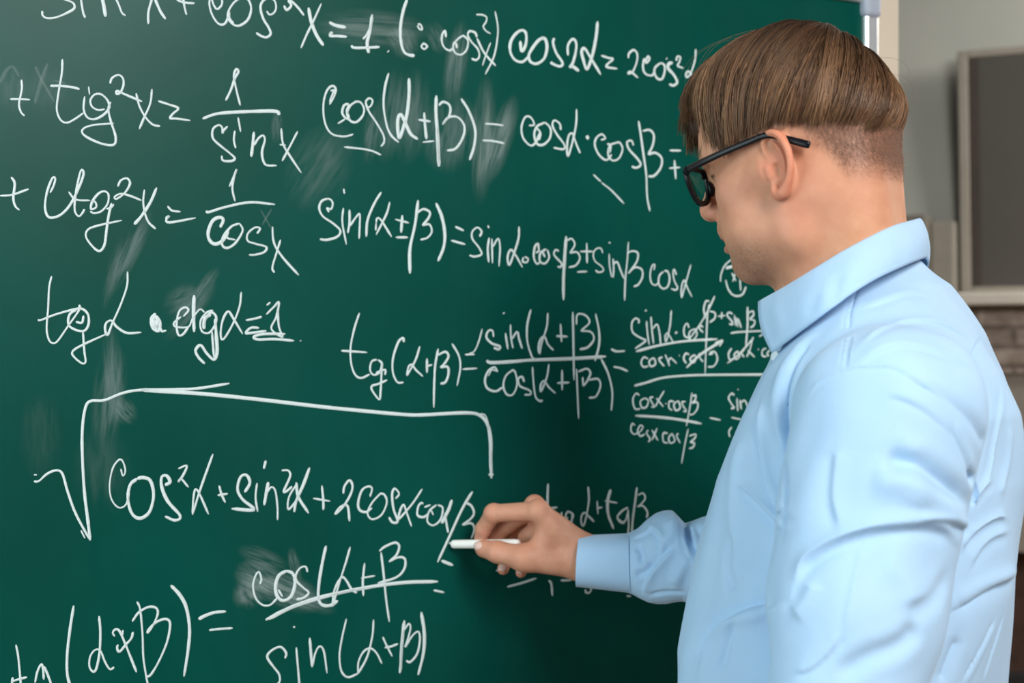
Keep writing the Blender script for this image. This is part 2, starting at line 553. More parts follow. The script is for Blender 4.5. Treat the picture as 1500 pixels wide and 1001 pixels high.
# ------------------------------------------------------------------ chalk handwriting
# every stroke is traced on the board; a view key gives origin and scale of the tracing, '*' in front makes it bold, '-' thin
VIEWS = {'a': (0, 0, 3.75), 'b': (380, 0, 3.75), 'c': (720, 0, 3.75), 'd': (0, 230, 3.3333), 'e': (440, 230, 3.3333), 'f': (860, 330, 5.0),
         'g': (480, 440, 3.3333), 'h': (860, 430, 3.85), 'i': (0, 540, 3.3333), 'j': (380, 560, 3.3333), 'k': (0, 800, 4.2857), 'l': (320, 770, 3.947), 'm': (700, 680, 4.55)}
FORMULAS = [
 ('sin squared x plus cos squared x equals one', {
  'a': """232,60 235,85 260,100 310,95 370,70 408,45 400,15 350,-5 310,-30;440,-40 455,60 468,98;*555,-40 570,30 580,92;620,-40 650,20 670,70 690,85;
815,132 815,70 830,10 845,-30;*850,-10 880,60 910,105;970,0 1020,15 1070,18;1005,-40 1012,30 1025,82;
1215,-30 1220,20 1195,50 1175,30 1160,-10 1150,20 1165,80 1200,130 1235,130 1260,80;1330,-20 1280,20 1250,80 1270,125 1310,142 1360,110 1380,50 1365,0 1330,-20;1258,60 1262,100 1285,130""",
  'b': """40,60 55,80 80,70 92,40 80,0 40,-10 10,20 8,60 25,110 50,150 62,185 40,205 10,198 -18,180;135,30 150,55 175,30 160,5 180,10 215,45 245,85;
228,265 260,190 295,120 340,20;*270,42 285,120 315,195 352,250;*383,122 420,140 475,150;*385,190 400,178 388,197 430,198 480,202;568,215 590,190 615,130 620,80;*620,80 605,180 592,235 600,292;
*505,250 520,262 590,262 660,258;*705,280 710,284;*812,-5 790,60 775,150 778,230 795,285 825,303 852,305;870,135 885,135 895,160 880,160 868,140;905,235 890,255 905,270 922,255 905,238;
1025,205 1020,170 1005,190 1002,225 1015,260 1045,278 1065,265;1120,195 1090,215 1065,250 1075,290 1110,300 1140,270 1145,220 1115,192;1062,240 1080,240 1085,265;
1195,205 1185,180 1155,172 1145,195 1165,230 1200,270 1208,310 1190,330 1165,322;-1190,80 1225,82 1248,95 1245,120 1230,145 1245,170 1270,185;1195,210 1235,290 1298,362;-1270,235 1245,300 1225,362;-1295,62 1310,150 1305,230 1285,320 1240,410"""}),
 ('cos two alpha equals two cos squared alpha', {
  'c': """*158,225 165,280 185,255 192,210 185,175 160,168 125,195 103,240 105,290 130,330 170,340 205,310;*290,205 255,225 215,280 205,310 215,340 250,350 290,320 305,260 295,215 270,210;
*345,210 338,235 355,290 390,345 375,365 335,350 325,340;*420,305 420,250 445,215 465,235 462,290 445,350 430,370 445,365 480,390;*583,118 575,200 555,300 525,380 505,330 495,285 510,265 540,310 600,410;
602,305 640,318 668,325 640,350 632,368 690,378;752,320 755,295 780,275 800,295 798,340 775,395 750,405 765,395 805,428;845,335 860,310 868,325 850,345 838,325 832,370 845,405 880,415 898,390;
930,345 900,370 895,400 910,430 935,435 950,400 950,360 930,345;*995,345 975,350 970,375 1000,410 1020,450 1000,470 975,462;960,320 964,325;1015,335 1020,312 1038,315 1030,345 1022,362 1055,375;
1122,270 1118,330 1095,400 1075,425 1068,410 1080,392 1100,410 1120,430"""}),
 ('tangent squared x equals one over sin x', {
  'a': """55,545 110,545 165,548;118,438 120,490 105,570 115,615 135,637;343,325 340,400 320,520 312,600 330,655 365,675 410,655 460,620;275,472 330,472 400,480 437,490;-487,475 492,520;
465,530 460,600 480,645 520,655 570,630 600,590 590,550 555,518 520,520 497,550 505,585 540,605 575,600;608,560 595,600 610,670 635,750 625,795 560,790 480,755 450,725 470,700 530,685 625,678;
605,460 615,430 650,412 675,430 678,470 660,510 640,515 645,500 690,520 780,558;748,512 765,580 800,645 840,685 880,693;835,490 825,570 790,650 765,710;868,555 930,575 980,595 950,625 935,650 970,652 1045,662;
1240,553 1270,490 1290,430 1310,395 1298,380 1285,420 1300,500 1320,580;*1112,653 1180,628 1260,618 1400,612 1515,612 1535,632;1250,695 1230,715 1222,732 1220,700 1200,688 1170,710 1170,760 1210,800 1260,840 1290,870 1270,885 1225,882 1218,855;
1290,718 1285,770 1295,815;1308,645 1322,725;*1395,725 1388,800 1380,862;1395,800 1420,760 1445,745 1455,770 1440,830 1445,880 1465,908 1520,910""",
  'b': """120,705 130,790 170,860 230,950;210,722 170,800 125,885;-110,795 145,798"""}),
 ('cotangent squared x equals one over cos x', {
  'd': """0,190 60,185 140,157;55,98 72,130 65,200 75,240 95,260;245,175 262,140 270,105 255,105 230,170 220,240 230,285 255,297 300,280 345,230 385,150 408,85 400,62 388,90 370,180 365,260 385,290 405,270 412,255;
335,170 370,208 440,213;445,215 465,220 470,245 445,255 450,220 480,180 510,168 530,185 525,230 495,265 460,275 440,265;545,225 530,290 520,360 510,430 485,460 450,435 420,390 430,355 480,335 595,310;520,255 545,245 555,230;
575,145 590,115 620,105 635,130 610,175 570,205 560,195 590,180 635,190 690,212;705,160 700,230 720,310 760,352;*765,150 735,220 690,290 655,330;818,240 840,262 882,268;808,300 825,290 812,305 830,320 955,298;
1120,145 1140,100 1155,60 1140,110 1135,160 1148,217;1010,262 1018,270 1100,245 1220,222 1342,232;*1075,345 1090,310 1075,295 1040,310 1018,360 1020,400 1045,425 1080,415 1110,380;
1170,325 1130,340 1090,390 1085,430 1110,445 1150,420 1185,360 1170,325;1115,360 1110,395 1150,405;1255,375 1270,350 1245,345 1210,375 1210,410 1250,425 1300,440 1290,465 1245,478 1215,478;
1330,340 1338,420 1380,490 1458,577;1370,405 1350,470 1330,540 1340,565"""}),
 ('tangent alpha times cotangent alpha equals one', {
  'd': """252,582 240,640 235,740 228,840 240,895 262,910 285,895 330,830 385,750 388,722;185,795 200,797 270,770 360,745 400,742 430,770 432,820 410,850 370,845 335,820 340,770 375,745;408,775 400,810 370,805;
405,850 412,950 418,1000 400,1008 360,975 355,950 400,920 520,865;623,560 620,630 590,720 550,810 525,870 513,840 520,810 545,800 570,830 620,860 690,857;*760,765 738,790 745,835 775,850 780,810 760,780 745,810 770,830 765,790;
*750,790 765,840 775,800;785,835 790,852 812,848;895,780 920,750 905,735 875,755 862,820 872,870 895,865 920,830;*948,675 945,760 948,855;-885,780 850,810 860,830 920,830 940,790 975,745 1000,760;
1040,750 1010,760 980,800 985,850 1020,860 1050,820 1055,780 1030,760 1000,800 1000,840;*1030,770 1000,790 995,840;*1050,790 1055,860 1060,950 1045,990 1010,960 980,920 955,945 970,980 1000,1010;1035,850 1045,980;
1178,660 1170,730 1140,810 1100,880 1082,890 1078,850 1090,790 1115,755 1140,790 1185,865;1200,798 1245,790 1278,780;1265,835 1225,835 1200,860 1225,860 1300,850;
1300,770 1340,730 1362,710 1350,780 1325,840 1380,880 1362,830 1355,740;*1392,865 1290,865 1240,878 1260,892 1340,890 1435,898;-1302,725 1320,710;-1466,896 1469,900"""}),
 ('cos of alpha plus or minus beta', {
  'b': """385,575 410,530 420,490 400,472 370,500 352,570 355,650 375,710 410,742 470,750 515,738;-385,560 405,510 412,495 390,500;490,570 465,580 455,620 475,650 500,655;530,560 500,580 482,620 495,660 530,672 565,640 575,600 555,562 520,560;495,575 480,610 495,645;-430,680 470,655;
590,590 610,585 622,555 605,540 585,560 600,610 640,670 680,740 685,780 668,805;710,402 690,480 682,580 700,690 725,745 765,782;*822,430 822,520 810,630 785,720 768,757 760,710 762,650 778,630 800,670 830,735 870,765;
*905,618 910,690 918,765;872,658 940,668;-895,782 960,775;*972,525 970,620 980,760 985,915;*976,700 980,800 988,915;985,580 1010,560 1045,580 1045,630 1005,685;1005,685 1040,645 1090,645 1125,690 1120,750 1080,815 1030,828;
*1108,542 1150,610 1185,710 1180,800 1155,880;1238,680 1290,683 1340,690;1225,772 1280,775 1345,788;465,808 560,818 620,830 668,852""",
  'c': """205,690 235,685 215,645 185,645 165,700 175,760 215,800 245,780 265,730;290,675 250,695 235,740 250,790 285,795 320,760 325,710 300,678 280,675;245,700 268,730 262,770;380,715 375,680 345,662 335,690 360,740 400,795 395,820 340,812;
467,600 465,680 445,780 420,858 415,800 425,745 445,735 465,790 487,842;*522,745 532,765;600,770 625,760 605,738 575,760 568,800 590,850 630,880 660,850;685,785 650,800 640,850 665,882 700,870 720,820 705,785 680,785;635,790 655,800 650,840;
780,800 770,775 745,780 755,820 800,870 820,905 795,922 770,915;808,665 820,740 835,850 850,960 855,1080 870,1160;830,720 870,715 892,745 885,800 860,850;860,850 900,840 935,870 930,920 895,965 860,970;978,827 1040,828;1005,880 1012,985;975,925 1035,920"""}),
 ('sin of alpha plus or minus beta', {
  'e': """140,270 130,250 150,255 158,225 140,205 105,215 92,250 110,290 160,325 195,360 180,390 130,405 95,402;210,250 205,320 225,428;212,155 215,180;240,258 240,320 232,372;240,340 275,290 290,280 290,330 287,400;395,172 360,230 328,310 322,390;
437,220 420,280 370,380;370,320 375,300 395,310 445,390;-370,320 368,360;*498,285 492,370;462,305 530,322;465,393 525,393;*575,212 560,330 535,450 535,570;568,275 600,255 632,270 625,300 595,335;595,335 630,330 642,365 620,395 585,405;
*662,225 690,290 705,370 700,440 672,510;755,340 798,360;735,408 805,427;875,390 885,365 865,345 840,365 840,400 870,440 885,475 850,487 825,480;922,395 915,450 920,515;915,335 922,348;935,400 938,520;940,440 965,400 975,440 970,535;
1068,340 1065,400 1040,480 1020,528 1012,490 1025,455 1045,470 1085,540;1090,490 1085,510 1105,515 1112,498 1095,487;1165,455 1160,425 1145,440 1140,490 1155,522 1175,510;1150,470 1170,455;1200,450 1172,470 1170,510 1195,520 1215,490 1205,452;1180,460 1195,490;
1262,460 1245,455 1240,480 1275,520 1270,538 1255,535;*1298,388 1290,500 1285,600 1285,700;1298,410 1325,400 1340,430 1315,470;1315,470 1350,465 1365,495 1345,530 1310,540;1398,420 1400,520;1365,462 1430,462;1350,562 1400,560""",
  'f': """115,205 100,170 65,175 45,215 60,265 110,305 118,335 85,345 60,330;162,210 165,300 180,380;163,122 168,135;190,245 195,320 190,385;190,290 220,270 245,330 270,390;303,122 295,250 280,400 275,555;290,210 330,190 372,205 365,265 320,330 300,355;
300,355 350,310 400,325 405,380 375,435 340,450;490,330 495,290 475,300 462,360 470,420 500,440 525,420;560,340 530,370 525,430 555,465 590,450 605,390 590,340 565,335;655,365 638,325 630,350 640,410 662,455 650,475 615,465;
760,290 735,380 710,470 692,530 690,470 700,420 715,405 730,450 768,525"""}),
 ('circled x behind the chin', {
  'f': """1095,240 1040,265 1000,310 980,370 978,415;1015,310 1060,300 1100,285;-1015,322 1060,310 1098,295;1060,350 1090,410;1090,345 1065,415;1120,390 1125,480;1015,400 1030,460 1060,505 1100,520 1140,505 1165,450;1355,435 1362,455;1420,410 1440,412""",
  'e': """-1430,85 1450,105 1467,120;-1470,125 1520,165 1580,228"""}),
 ('tangent of alpha plus beta as sin over cos', {
  'g': """155,62 130,140 112,230 115,310 135,365 165,380 205,362;65,247 120,250 192,255;240,290 215,300 207,340 225,365 255,350 265,310 245,290;265,310 262,380 258,450 252,485 220,445 215,420 245,410 290,390;235,355 280,340 280,365;372,205 368,185 345,205 320,280 318,350 340,400 370,402;
450,225 430,290 395,355 388,365 395,325 412,315 430,340 465,372;485,285 485,355;478,325 510,315;540,237 525,320 520,420 518,525;535,270 575,252 590,275 570,310 550,330;550,330 585,325 590,360 575,400 550,408;607,212 640,270 648,330 632,418;
670,266 718,265;658,337 730,333;-755,140 735,210 715,250 690,262;810,180 805,150 785,150 775,180 800,210 840,225 835,240 810,232;858,60 862,66;868,160 880,240;893,118 895,180 905,235;900,190 925,155 935,190 950,237;
992,45 975,120 975,200 995,270 1010,290;1075,62 1070,130 1045,210 1035,260 1030,230 1040,190 1060,180 1075,215 1103,245;1137,115 1142,205;1115,175 1172,178;1197,57 1200,200 1203,390;1215,120 1220,70 1260,75 1278,110 1235,150;
1235,150 1285,155 1300,190 1270,230 1230,240;1308,65 1325,150 1325,220 1305,297;*775,295 800,305 900,300 1000,292 1200,285 1358,275;830,350 815,328 785,345 768,390 780,430 820,445 855,425;-825,345 800,342 785,370;
905,340 870,370 858,420 875,460 905,460 925,410 915,350 895,342;960,400 950,375 930,385 940,420 985,440 990,460 960,462;1000,325 1005,400 1015,470 1035,492 1050,490;1080,312 1072,370 1050,430 1040,445 1042,410 1058,395 1080,425 1113,455;
1145,340 1145,440;1120,405 1180,402;1215,335 1220,450 1225,578;1222,350 1265,335 1283,355 1270,390 1248,420;1245,375 1248,420;1275,390 1320,385 1332,420 1310,470 1275,477;1335,285 1370,360 1390,450 1385,540;1383,238 1410,250 1452,248;1395,325 1430,332 1465,347"""}),
 ('sin over cos products with crossed out terms', {
  'h': """290,170 292,150 270,142 252,170 258,220 300,250 330,265 310,285 270,312;*330,93 333,100;335,155 340,220 350,290;360,130 365,200 375,285;370,200 395,175 408,220 415,290;475,95 468,180 450,260 443,270 440,240 452,225 465,240 485,275;*498,218 506,226;*496,226 508,218;
575,195 565,170 548,190 548,235 570,250 590,240;610,200 580,215 575,255 600,262 620,230 610,200;655,190 635,180 635,200 655,220;570,265 640,170 690,80 720,15;690,45 670,45 658,90 668,140;690,60 680,110 675,200 665,460;690,100 720,110 720,140 690,165;
*275,328 400,295 550,270 735,258;760,105 758,145;737,130 778,125;820,115 800,108 790,125 815,155 820,175 800,172;830,120 838,185;840,135 850,190;850,140 870,195;*905,75 905,180 895,300;910,110 935,100 938,125 915,145;915,145 945,155 940,180 920,195;
808,225 860,218 1030,210;970,245 1030,205;1010,160 988,165 990,200 1010,205;345,370 320,360 305,390 318,415 345,410;370,365 350,385 360,412 385,400 380,370 365,365;425,360 405,370 420,395 435,410;440,345 455,380 465,410;455,390 470,365 485,375 505,395;518,350 522,352;
575,345 555,340 545,370 560,395;605,345 580,370 600,390 615,365 605,345;650,340 630,345 640,370 655,385;*560,420 640,345 765,265;720,280 765,265 745,300;690,335 720,330 735,370 715,410 680,415;685,345 710,340;
815,310 798,340 805,375 830,365;850,325 830,345 838,372 860,355 850,325;885,320 870,335 885,360;935,245 920,310 900,360;905,320 945,360;790,395 860,340 940,250;963,314 967,317;1010,310 990,320 988,350 1010,358;1030,320 1015,340 1025,355;
*265,522 330,505 420,478 540,465 700,460 1050,458;295,575 275,565 258,600 270,650 300,652;325,590 300,610 310,645 335,640 345,605 325,590;375,585 355,590 365,615 380,640 360,640;435,550 405,600 385,640;390,590 430,640;443,620 447,624;
490,610 465,610 462,645 480,660;515,605 490,625 500,660 525,645 515,605;555,610 535,615 545,640 560,665 540,665;592,560 580,640 560,750;595,580 612,575 610,600 590,620;590,620 622,615 622,650 600,680 578,685;*270,690 400,698 520,712 645,735;
270,745 255,735 247,770 265,795 300,780;300,780 315,755 300,745 285,775 300,805 325,795;345,770 335,790 355,820 345,840;395,760 365,830;365,770 400,830;455,790 430,790 430,835 455,845;480,790 460,815 470,845 495,830 480,790;515,790 505,805 525,845;
570,765 550,860 533,960;575,805 612,795 605,820 580,840;580,840 605,845 595,870 575,875;690,702 752,715;830,575 815,565 798,590 815,625 830,645 810,650;845,590 850,665;862,600 870,655;870,615 890,605 910,650;850,540 852,544;812,700 870,712;815,755 800,780 805,810"""}),
 ('large square root sign', {
  'i': """165,552 190,550 230,515 275,498 305,515 330,600 370,710 440,840;*440,840 430,750 412,600 402,420 402,300 415,200 440,160 510,155 600,120 690,105 850,103 970,97 1120,73;-395,790 415,830;-165,520 180,520""",
  'j': """*-577,38 -470,45 -267,58 0,85 300,120 500,140 700,158 800,160 1010,150 1080,165 1115,210 1130,280 1130,380 1133,470;-1010,150 1060,158 1100,160 1120,210;1118,452 1143,452;1115,200 1125,300 1128,440"""}),
 ('cos squared alpha plus sin squared alpha plus two cos alpha cos beta', {
  'i': """-590,490 600,525 612,500 600,455 580,447 550,490 535,570 545,640 580,680 615,665 632,610;*670,538 635,570 625,640 645,710 685,732 730,700 750,620 735,550 700,533 670,538;*805,570 830,555 815,525 790,530 790,580 820,650 880,720 855,742 805,722;
870,490 912,475 895,520 870,555 885,540 920,580;1040,418 1010,500 975,600 940,715;940,715 945,630 955,590 975,615 1018,712;1070,572 1082,615 1100,655;1062,620 1112,612;*1195,605 1220,560 1205,522 1175,530 1160,590 1185,640 1240,690 1130,685;
1255,560 1248,630 1258,700;*1298,450 1288,490;*1310,555 1300,610 1290,668;1300,610 1325,580 1345,600 1355,680 1355,740""",
  'j': """108,432 140,432 150,460 120,530 130,535 160,510;*245,418 215,500 180,580 170,635;*180,490 190,560 240,640;185,495 145,560 140,620 165,600 195,560;305,505 312,580 312,625;262,568 345,582;410,545 415,510 440,480 455,510 440,560 400,620 370,645 395,610 430,605 440,680;
540,560 550,520 530,510 500,530 482,590 490,625 520,635 550,615;590,545 550,590 528,640 550,670 595,650 622,590 610,550 585,545;665,570 682,545 660,520 648,550 655,620 675,680 650,685 632,660;795,522 750,590 690,660 678,665 690,620 705,600 720,640 743,705;
800,595 790,590 775,610 772,650 800,660 825,645;-805,612 835,600;865,600 830,630 820,680 850,700 885,670 895,615 870,600;-835,620 850,650;*940,575 925,620 905,660 890,690;905,640 915,700 922,735;*1040,535 990,620 930,750 870,880;
1010,590 1035,605 1048,640 1030,670 990,698;990,698 1035,690 1050,720 1035,765;*888,872 945,895;925,785 940,790"""}),
 ('tangent of alpha plus beta as cos over sin', {
  'k': """100,620 115,700 130,860 135,900;70,855 110,840 170,825;80,825 75,870;220,860 235,790 258,745 270,770 275,840;275,755 300,810 325,880;*463,375 440,520 422,680 422,800 440,880;622,440 630,540 625,670 605,770 585,790 562,760 565,700 595,655 630,660 660,730 690,775 717,762;
720,568 708,545 725,525 750,535 780,600 820,700 857,793;835,540 825,580 790,620 750,665 735,640 742,620;-772,528 770,560;860,350 880,400 895,560 900,700 920,830 930,880;830,475 870,420 930,385 980,390 990,430 960,500 930,545 930,530 980,480 1040,460 1068,490 1050,600 1000,720 950,805 920,825;
*1072,247 1130,310 1170,390 1190,520 1180,660 1155,820;*1252,465 1265,450 1340,420 1418,412;1312,530 1380,522 1460,517""",
  'l': """240,340 248,310 235,270 215,290 200,350 215,420 255,460 300,460 340,420;*395,262 350,290 330,350 340,410 375,435 420,410 442,340 430,280 390,262;345,370 370,412;515,270 505,240 475,245 450,280 450,320 490,360 522,390 490,420 450,428;
*622,118 600,220 582,330 578,420 600,460 650,462 690,435;762,125 735,220 700,330 660,470;660,470 665,400 685,340 715,300 740,320 770,370 800,390;845,218 835,320 838,408;825,305 905,292;940,155 955,280 970,430 988,558;
930,150 960,125 1020,100 1045,120 1030,170 985,212;985,212 1040,185 1078,195 1075,250 1030,300 920,335;*272,548 340,510 450,460 580,415 720,385 900,352 1080,330 1268,325;*290,545 450,465 700,392 900,356;1243,375 1305,388;
385,770 392,740 365,705 330,710 290,740 285,770 320,820 350,860 355,900 340,920;450,705 458,800 470,940;435,583 440,592;*528,650 535,740 542,820;542,820 560,740 585,700 610,730 628,855;740,540 715,650 700,750 710,840 745,878 790,865 815,850;
897,545 890,640 860,760 808,858;808,858 810,790 840,730 880,712 915,740 945,800;950,645 970,690 1005,758;960,708 1000,700 1038,685;*1075,550 1060,680 1055,790 1048,855;*1070,600 1058,720 1052,850;1075,605 1100,570 1110,600 1085,690 1080,705;
1080,705 1120,640 1155,615 1165,660 1150,740 1110,790 1085,782;*1172,500 1190,620 1185,740 1155,865"""}),
 ('tangent alpha plus tangent beta behind the hand', {
  'm': """468,130 465,220 465,300;455,300 530,290;560,320 555,370 580,400 615,390 635,340 600,318 585,350 600,365;628,335 625,400 620,450;-540,375 560,368;735,150 740,240 725,340 705,410 690,395 690,350 710,325 735,345 775,385;-795,245 800,335;790,295 830,290;
*885,170 865,250 870,340 905,432;845,245 930,260;1000,290 960,315 930,355 955,390 985,375 1000,320;1000,300 1005,400 1000,470;-930,360 975,400;1060,155 1045,280 1025,430;1062,160 1035,350 1025,460;-1065,210 1100,195 1115,230 1085,270 1060,285;1060,285 1100,280 1130,320 1125,360;
195,820 290,795 390,762;-120,715 150,700;472,775 490,800 497,880;550,777 625,775;718,835 720,855 740,860 755,840 748,825;-990,880 1020,882"""}),
]


def stroke_ribbon(pts_px, half_px):
    """chalk line as a thin raised ribbon lying on the board"""
    P = np.array([board_st(*p) for p in pts_px])
    if len(P) == 1:
        P = np.vstack([P, P + 0.002])
    P = catmull(P, 5)
    n = len(P)
    mid = np.array(pts_px).mean(0)
    Y = on_board(*mid)[1]
    hw = half_px / FPX * Y * (1 + 0.16 * np.sin(np.cumsum(rng.normal(0, 0.5, n))))
    e = np.ones(n)
    e[0] = e[-1] = 0.45
    hw = hw * e
    T = np.gradient(P, axis=0)
    T /= np.linalg.norm(T, axis=1)[:, None] + 1e-9
    N = np.c_[-T[:, 1], T[:, 0]]
    rows = []
    for s, h in ((-1, 0.00005), (-0.55, 0.0005), (0.55, 0.0005), (1, 0.00005)):
        q = P + N * (hw * s)[:, None]
        rows.append(B0 + q[:, :1] * BD + BN * h + UPV * q[:, 1:2])
    V = np.stack(rows, 1).reshape(-1, 3)
    i = np.arange(n - 1)[:, None] * 4 + np.arange(3)[None, :]
    F = np.stack([i, i + 1, i + 5, i + 4], -1).reshape(-1, 4)
    return V, F


for label, d in FORMULAS:
    Vs, Fs, off = [], [], 0
    for key, text in d.items():
        ox, oy, s = VIEWS[key]
        for st in text.replace('\n', '').split(';'):
            st = st.strip()
            if not st:
                continue
            hp = 1.55
            if st[0] == '*':
                hp, st = 2.2, st[1:]
            elif st[0] == '-' and not st[1:2].isdigit() is False and st[1] != ' ' and key != 'j':
                hp, st = 1.2, st[1:]
            elif st[0] == '-' and key == 'j' and st[:5] != '-577,':
                hp, st = 1.2, st[1:]
            if key in 'fh':
                hp *= 0.8
            pts = [tuple(float(c) for c in q.split(',')) for q in st.split()]
            pts = [(ox + x / s, oy + y / s) for x, y in pts]
            V, F = stroke_ribbon(pts, hp)
            Vs.append(V)
            Fs.append(F + off)
            off += len(V)
    o = quad_obj('chalk_formula', np.vstack(Vs), np.vstack(Fs), M_CHALK)
    o['label'] = 'white chalk handwriting, ' + label
    adopt(o, board)

# wiped chalk left on the board: centre px, half sizes px, turn, strength, streak direction
SMUDGES = [(545, 42, 75, 26, 4, 0.30), (590, 60, 26, 20, 60, 0.30), (668, 95, 16, 58, 8, 0.34), (640, 55, 14, 22, -20, 0.25), (572, 170, 20, 62, 8, 0.20), (602, 170, 26, 62, 6, 0.22), (545, 195, 14, 40, 10, 0.20),
           (660, 195, 40, 52, 8, 0.26), (708, 205, 17, 82, 3, 0.42), (733, 205, 17, 60, 18, 0.40), (468, 245, 42, 62, 30, 0.16), (405, 185, 8, 24, 5, 0.20),
           (380, 850, 34, 26, 25, 0.50), (362, 872, 20, 20, -30, 0.36), (425, 868, 44, 24, 22, 0.42), (432, 828, 9, 24, -12, 0.32), (385, 818, 34, 14, 20, 0.22), (450, 880, 40, 14, 20, 0.26),
           (160, 585, 24, 72, 6, 0.24), (165, 540, 14, 60, -4, 0.22), (182, 602, 20, 16, 50, 0.28), (190, 370, 14, 62, 26, 0.26), (165, 400, 9, 50, 14, 0.18), (300, 420, 10, 30, 35, 0.24),
           (270, 440, 24, 30, 60, 0.18), (280, 455, 14, 50, 40, 0.18), (70, 130, 28, 34, 10, 0.10), (20, 130, 24, 32, 0, 0.10), (150, 690, 40, 60, 0, 0.07), (60, 640, 30, 60, 0, 0.06)]


def smooth_noise(n, m, sx, sy):
    g = rng.random((n // sx + 3, m // sy + 3))
    x = np.arange(n) / sx
    y = np.arange(m) / sy
    i, j = x.astype(int), y.astype(int)
    u, v = (x - i)[:, None], (y - j)[None, :]
    u, v = u * u * (3 - 2 * u), v * v * (3 - 2 * v)
    return (g[np.ix_(i, j)] * (1 - u) * (1 - v) + g[np.ix_(i + 1, j)] * u * (1 - v) + g[np.ix_(i, j + 1)] * (1 - u) * v + g[np.ix_(i + 1, j + 1)] * u * v)


Vs, Fs, Cs, off = [], [], [], 0
for k, (x, y, ha, hb, turn, stg) in enumerate(SMUDGES):
    n, m = 64, 110
    a = math.radians(turn)
    u, v = np.meshgrid(np.linspace(-1.25, 1.25, n), np.linspace(-1.25, 1.25, m), indexing='ij')
    dx, dy = u * ha, v * hb
    xx, yy = x + dx * math.cos(a) - dy * math.sin(a), y + dx * math.sin(a) + dy * math.cos(a)
    V = np.array([on_board(p, q, 0.00006 + 0.000005 * k) for p, q in zip(xx.ravel(), yy.ravel())])
    r = np.sqrt(u ** 2 + v ** 2)
    if ha > hb:
        st = 0.45 * smooth_noise(n, m, 20, 6) + 0.35 * smooth_noise(n, m, 9, 3) + 0.2 * smooth_noise(n, m, 5, 1)
    else:
        st = 0.45 * smooth_noise(n, m, 6, 30) + 0.35 * smooth_noise(n, m, 3, 16) + 0.2 * smooth_noise(n, m, 1, 9)
    al = np.clip((1.2 - r) / 0.75, 0, 1) ** 1.3 * np.clip(st * 1.9 - 0.35, 0, 1) * stg * 0.85
    al[(r > 1.2)] = 0
    i, j = np.meshgrid(np.arange(n - 1), np.arange(m - 1), indexing='ij')
    b = (i * m + j).ravel()
    Vs.append(V)
    Fs.append(np.stack([b, b + m, b + m + 1, b + 1], -1) + off)
    Cs.append(np.repeat(al.ravel()[:, None], 3, 1))
    off += n * m
for st, hp in (([(52, 97), (60, 115), (80, 150)], 2.2), ([(70, 93), (60, 120), (51, 152)], 2.2), ([(0, 122), (9, 104), (19, 98), (28, 112)], 2.4), ([(78, 118), (96, 122)], 1.5), ([(382, 308), (398, 336)], 1.2), ([(398, 306), (384, 330)], 1.2)):
    V, F = stroke_ribbon(st, hp)
    Vs.append(V)
    Fs.append(F + off)
    Cs.append(np.full((len(V), 3), 0.13))
    off += len(V)
o = quad_obj('chalk_smudge', np.vstack(Vs), np.vstack(Fs), M_DUST, col=np.vstack(Cs))
o['label'] = 'faint wiped chalk dust'
o['kind'] = 'stuff'
adopt(o, board)

# ------------------------------------------------------------------ implicit surface toolkit (smooth unions, surface nets)
f32 = np.float32


def ln(p):
    return np.sqrt(np.einsum('ij,ij->i', p, p))


def s_ball(p, c, r):
    return ln(p - np.asarray(c, f32)) - f32(r)


def s_ell(p, c, r, R=None):
    q = p - np.asarray(c, f32)
    if R is not None:
        q = q @ np.asarray(R, f32).T
    r = np.asarray(r, f32)
    k0 = ln(q / r)
    k1 = ln(q / (r * r)) + f32(1e-9)
    return k0 * (k0 - 1) / k1


def s_cap(p, a, b, ra, rb=None):
    rb = ra if rb is None else rb
    a, b = np.asarray(a, f32), np.asarray(b, f32)
    ab = b - a
    t = np.clip(((p - a) @ ab) / f32(ab @ ab), 0, 1)
    return ln(p - a - t[:, None] * ab) - (f32(ra) + t * f32(rb - ra))


def s_chain(p, pts, radii, k=0.004):
    d = None
    for i in range(len(pts) - 1):
        e = s_cap(p, pts[i], pts[i + 1], radii[i], radii[i + 1])
        d = e if d is None else smin(d, e, k)
    return d


def smin(a, b, k):
    h = np.clip(0.5 + 0.5 * (b - a) / f32(k), 0, 1)
    return b + (a - b) * h - f32(k) * h * (1 - h)


def smax(a, b, k):
    return -smin(-a, -b, k)


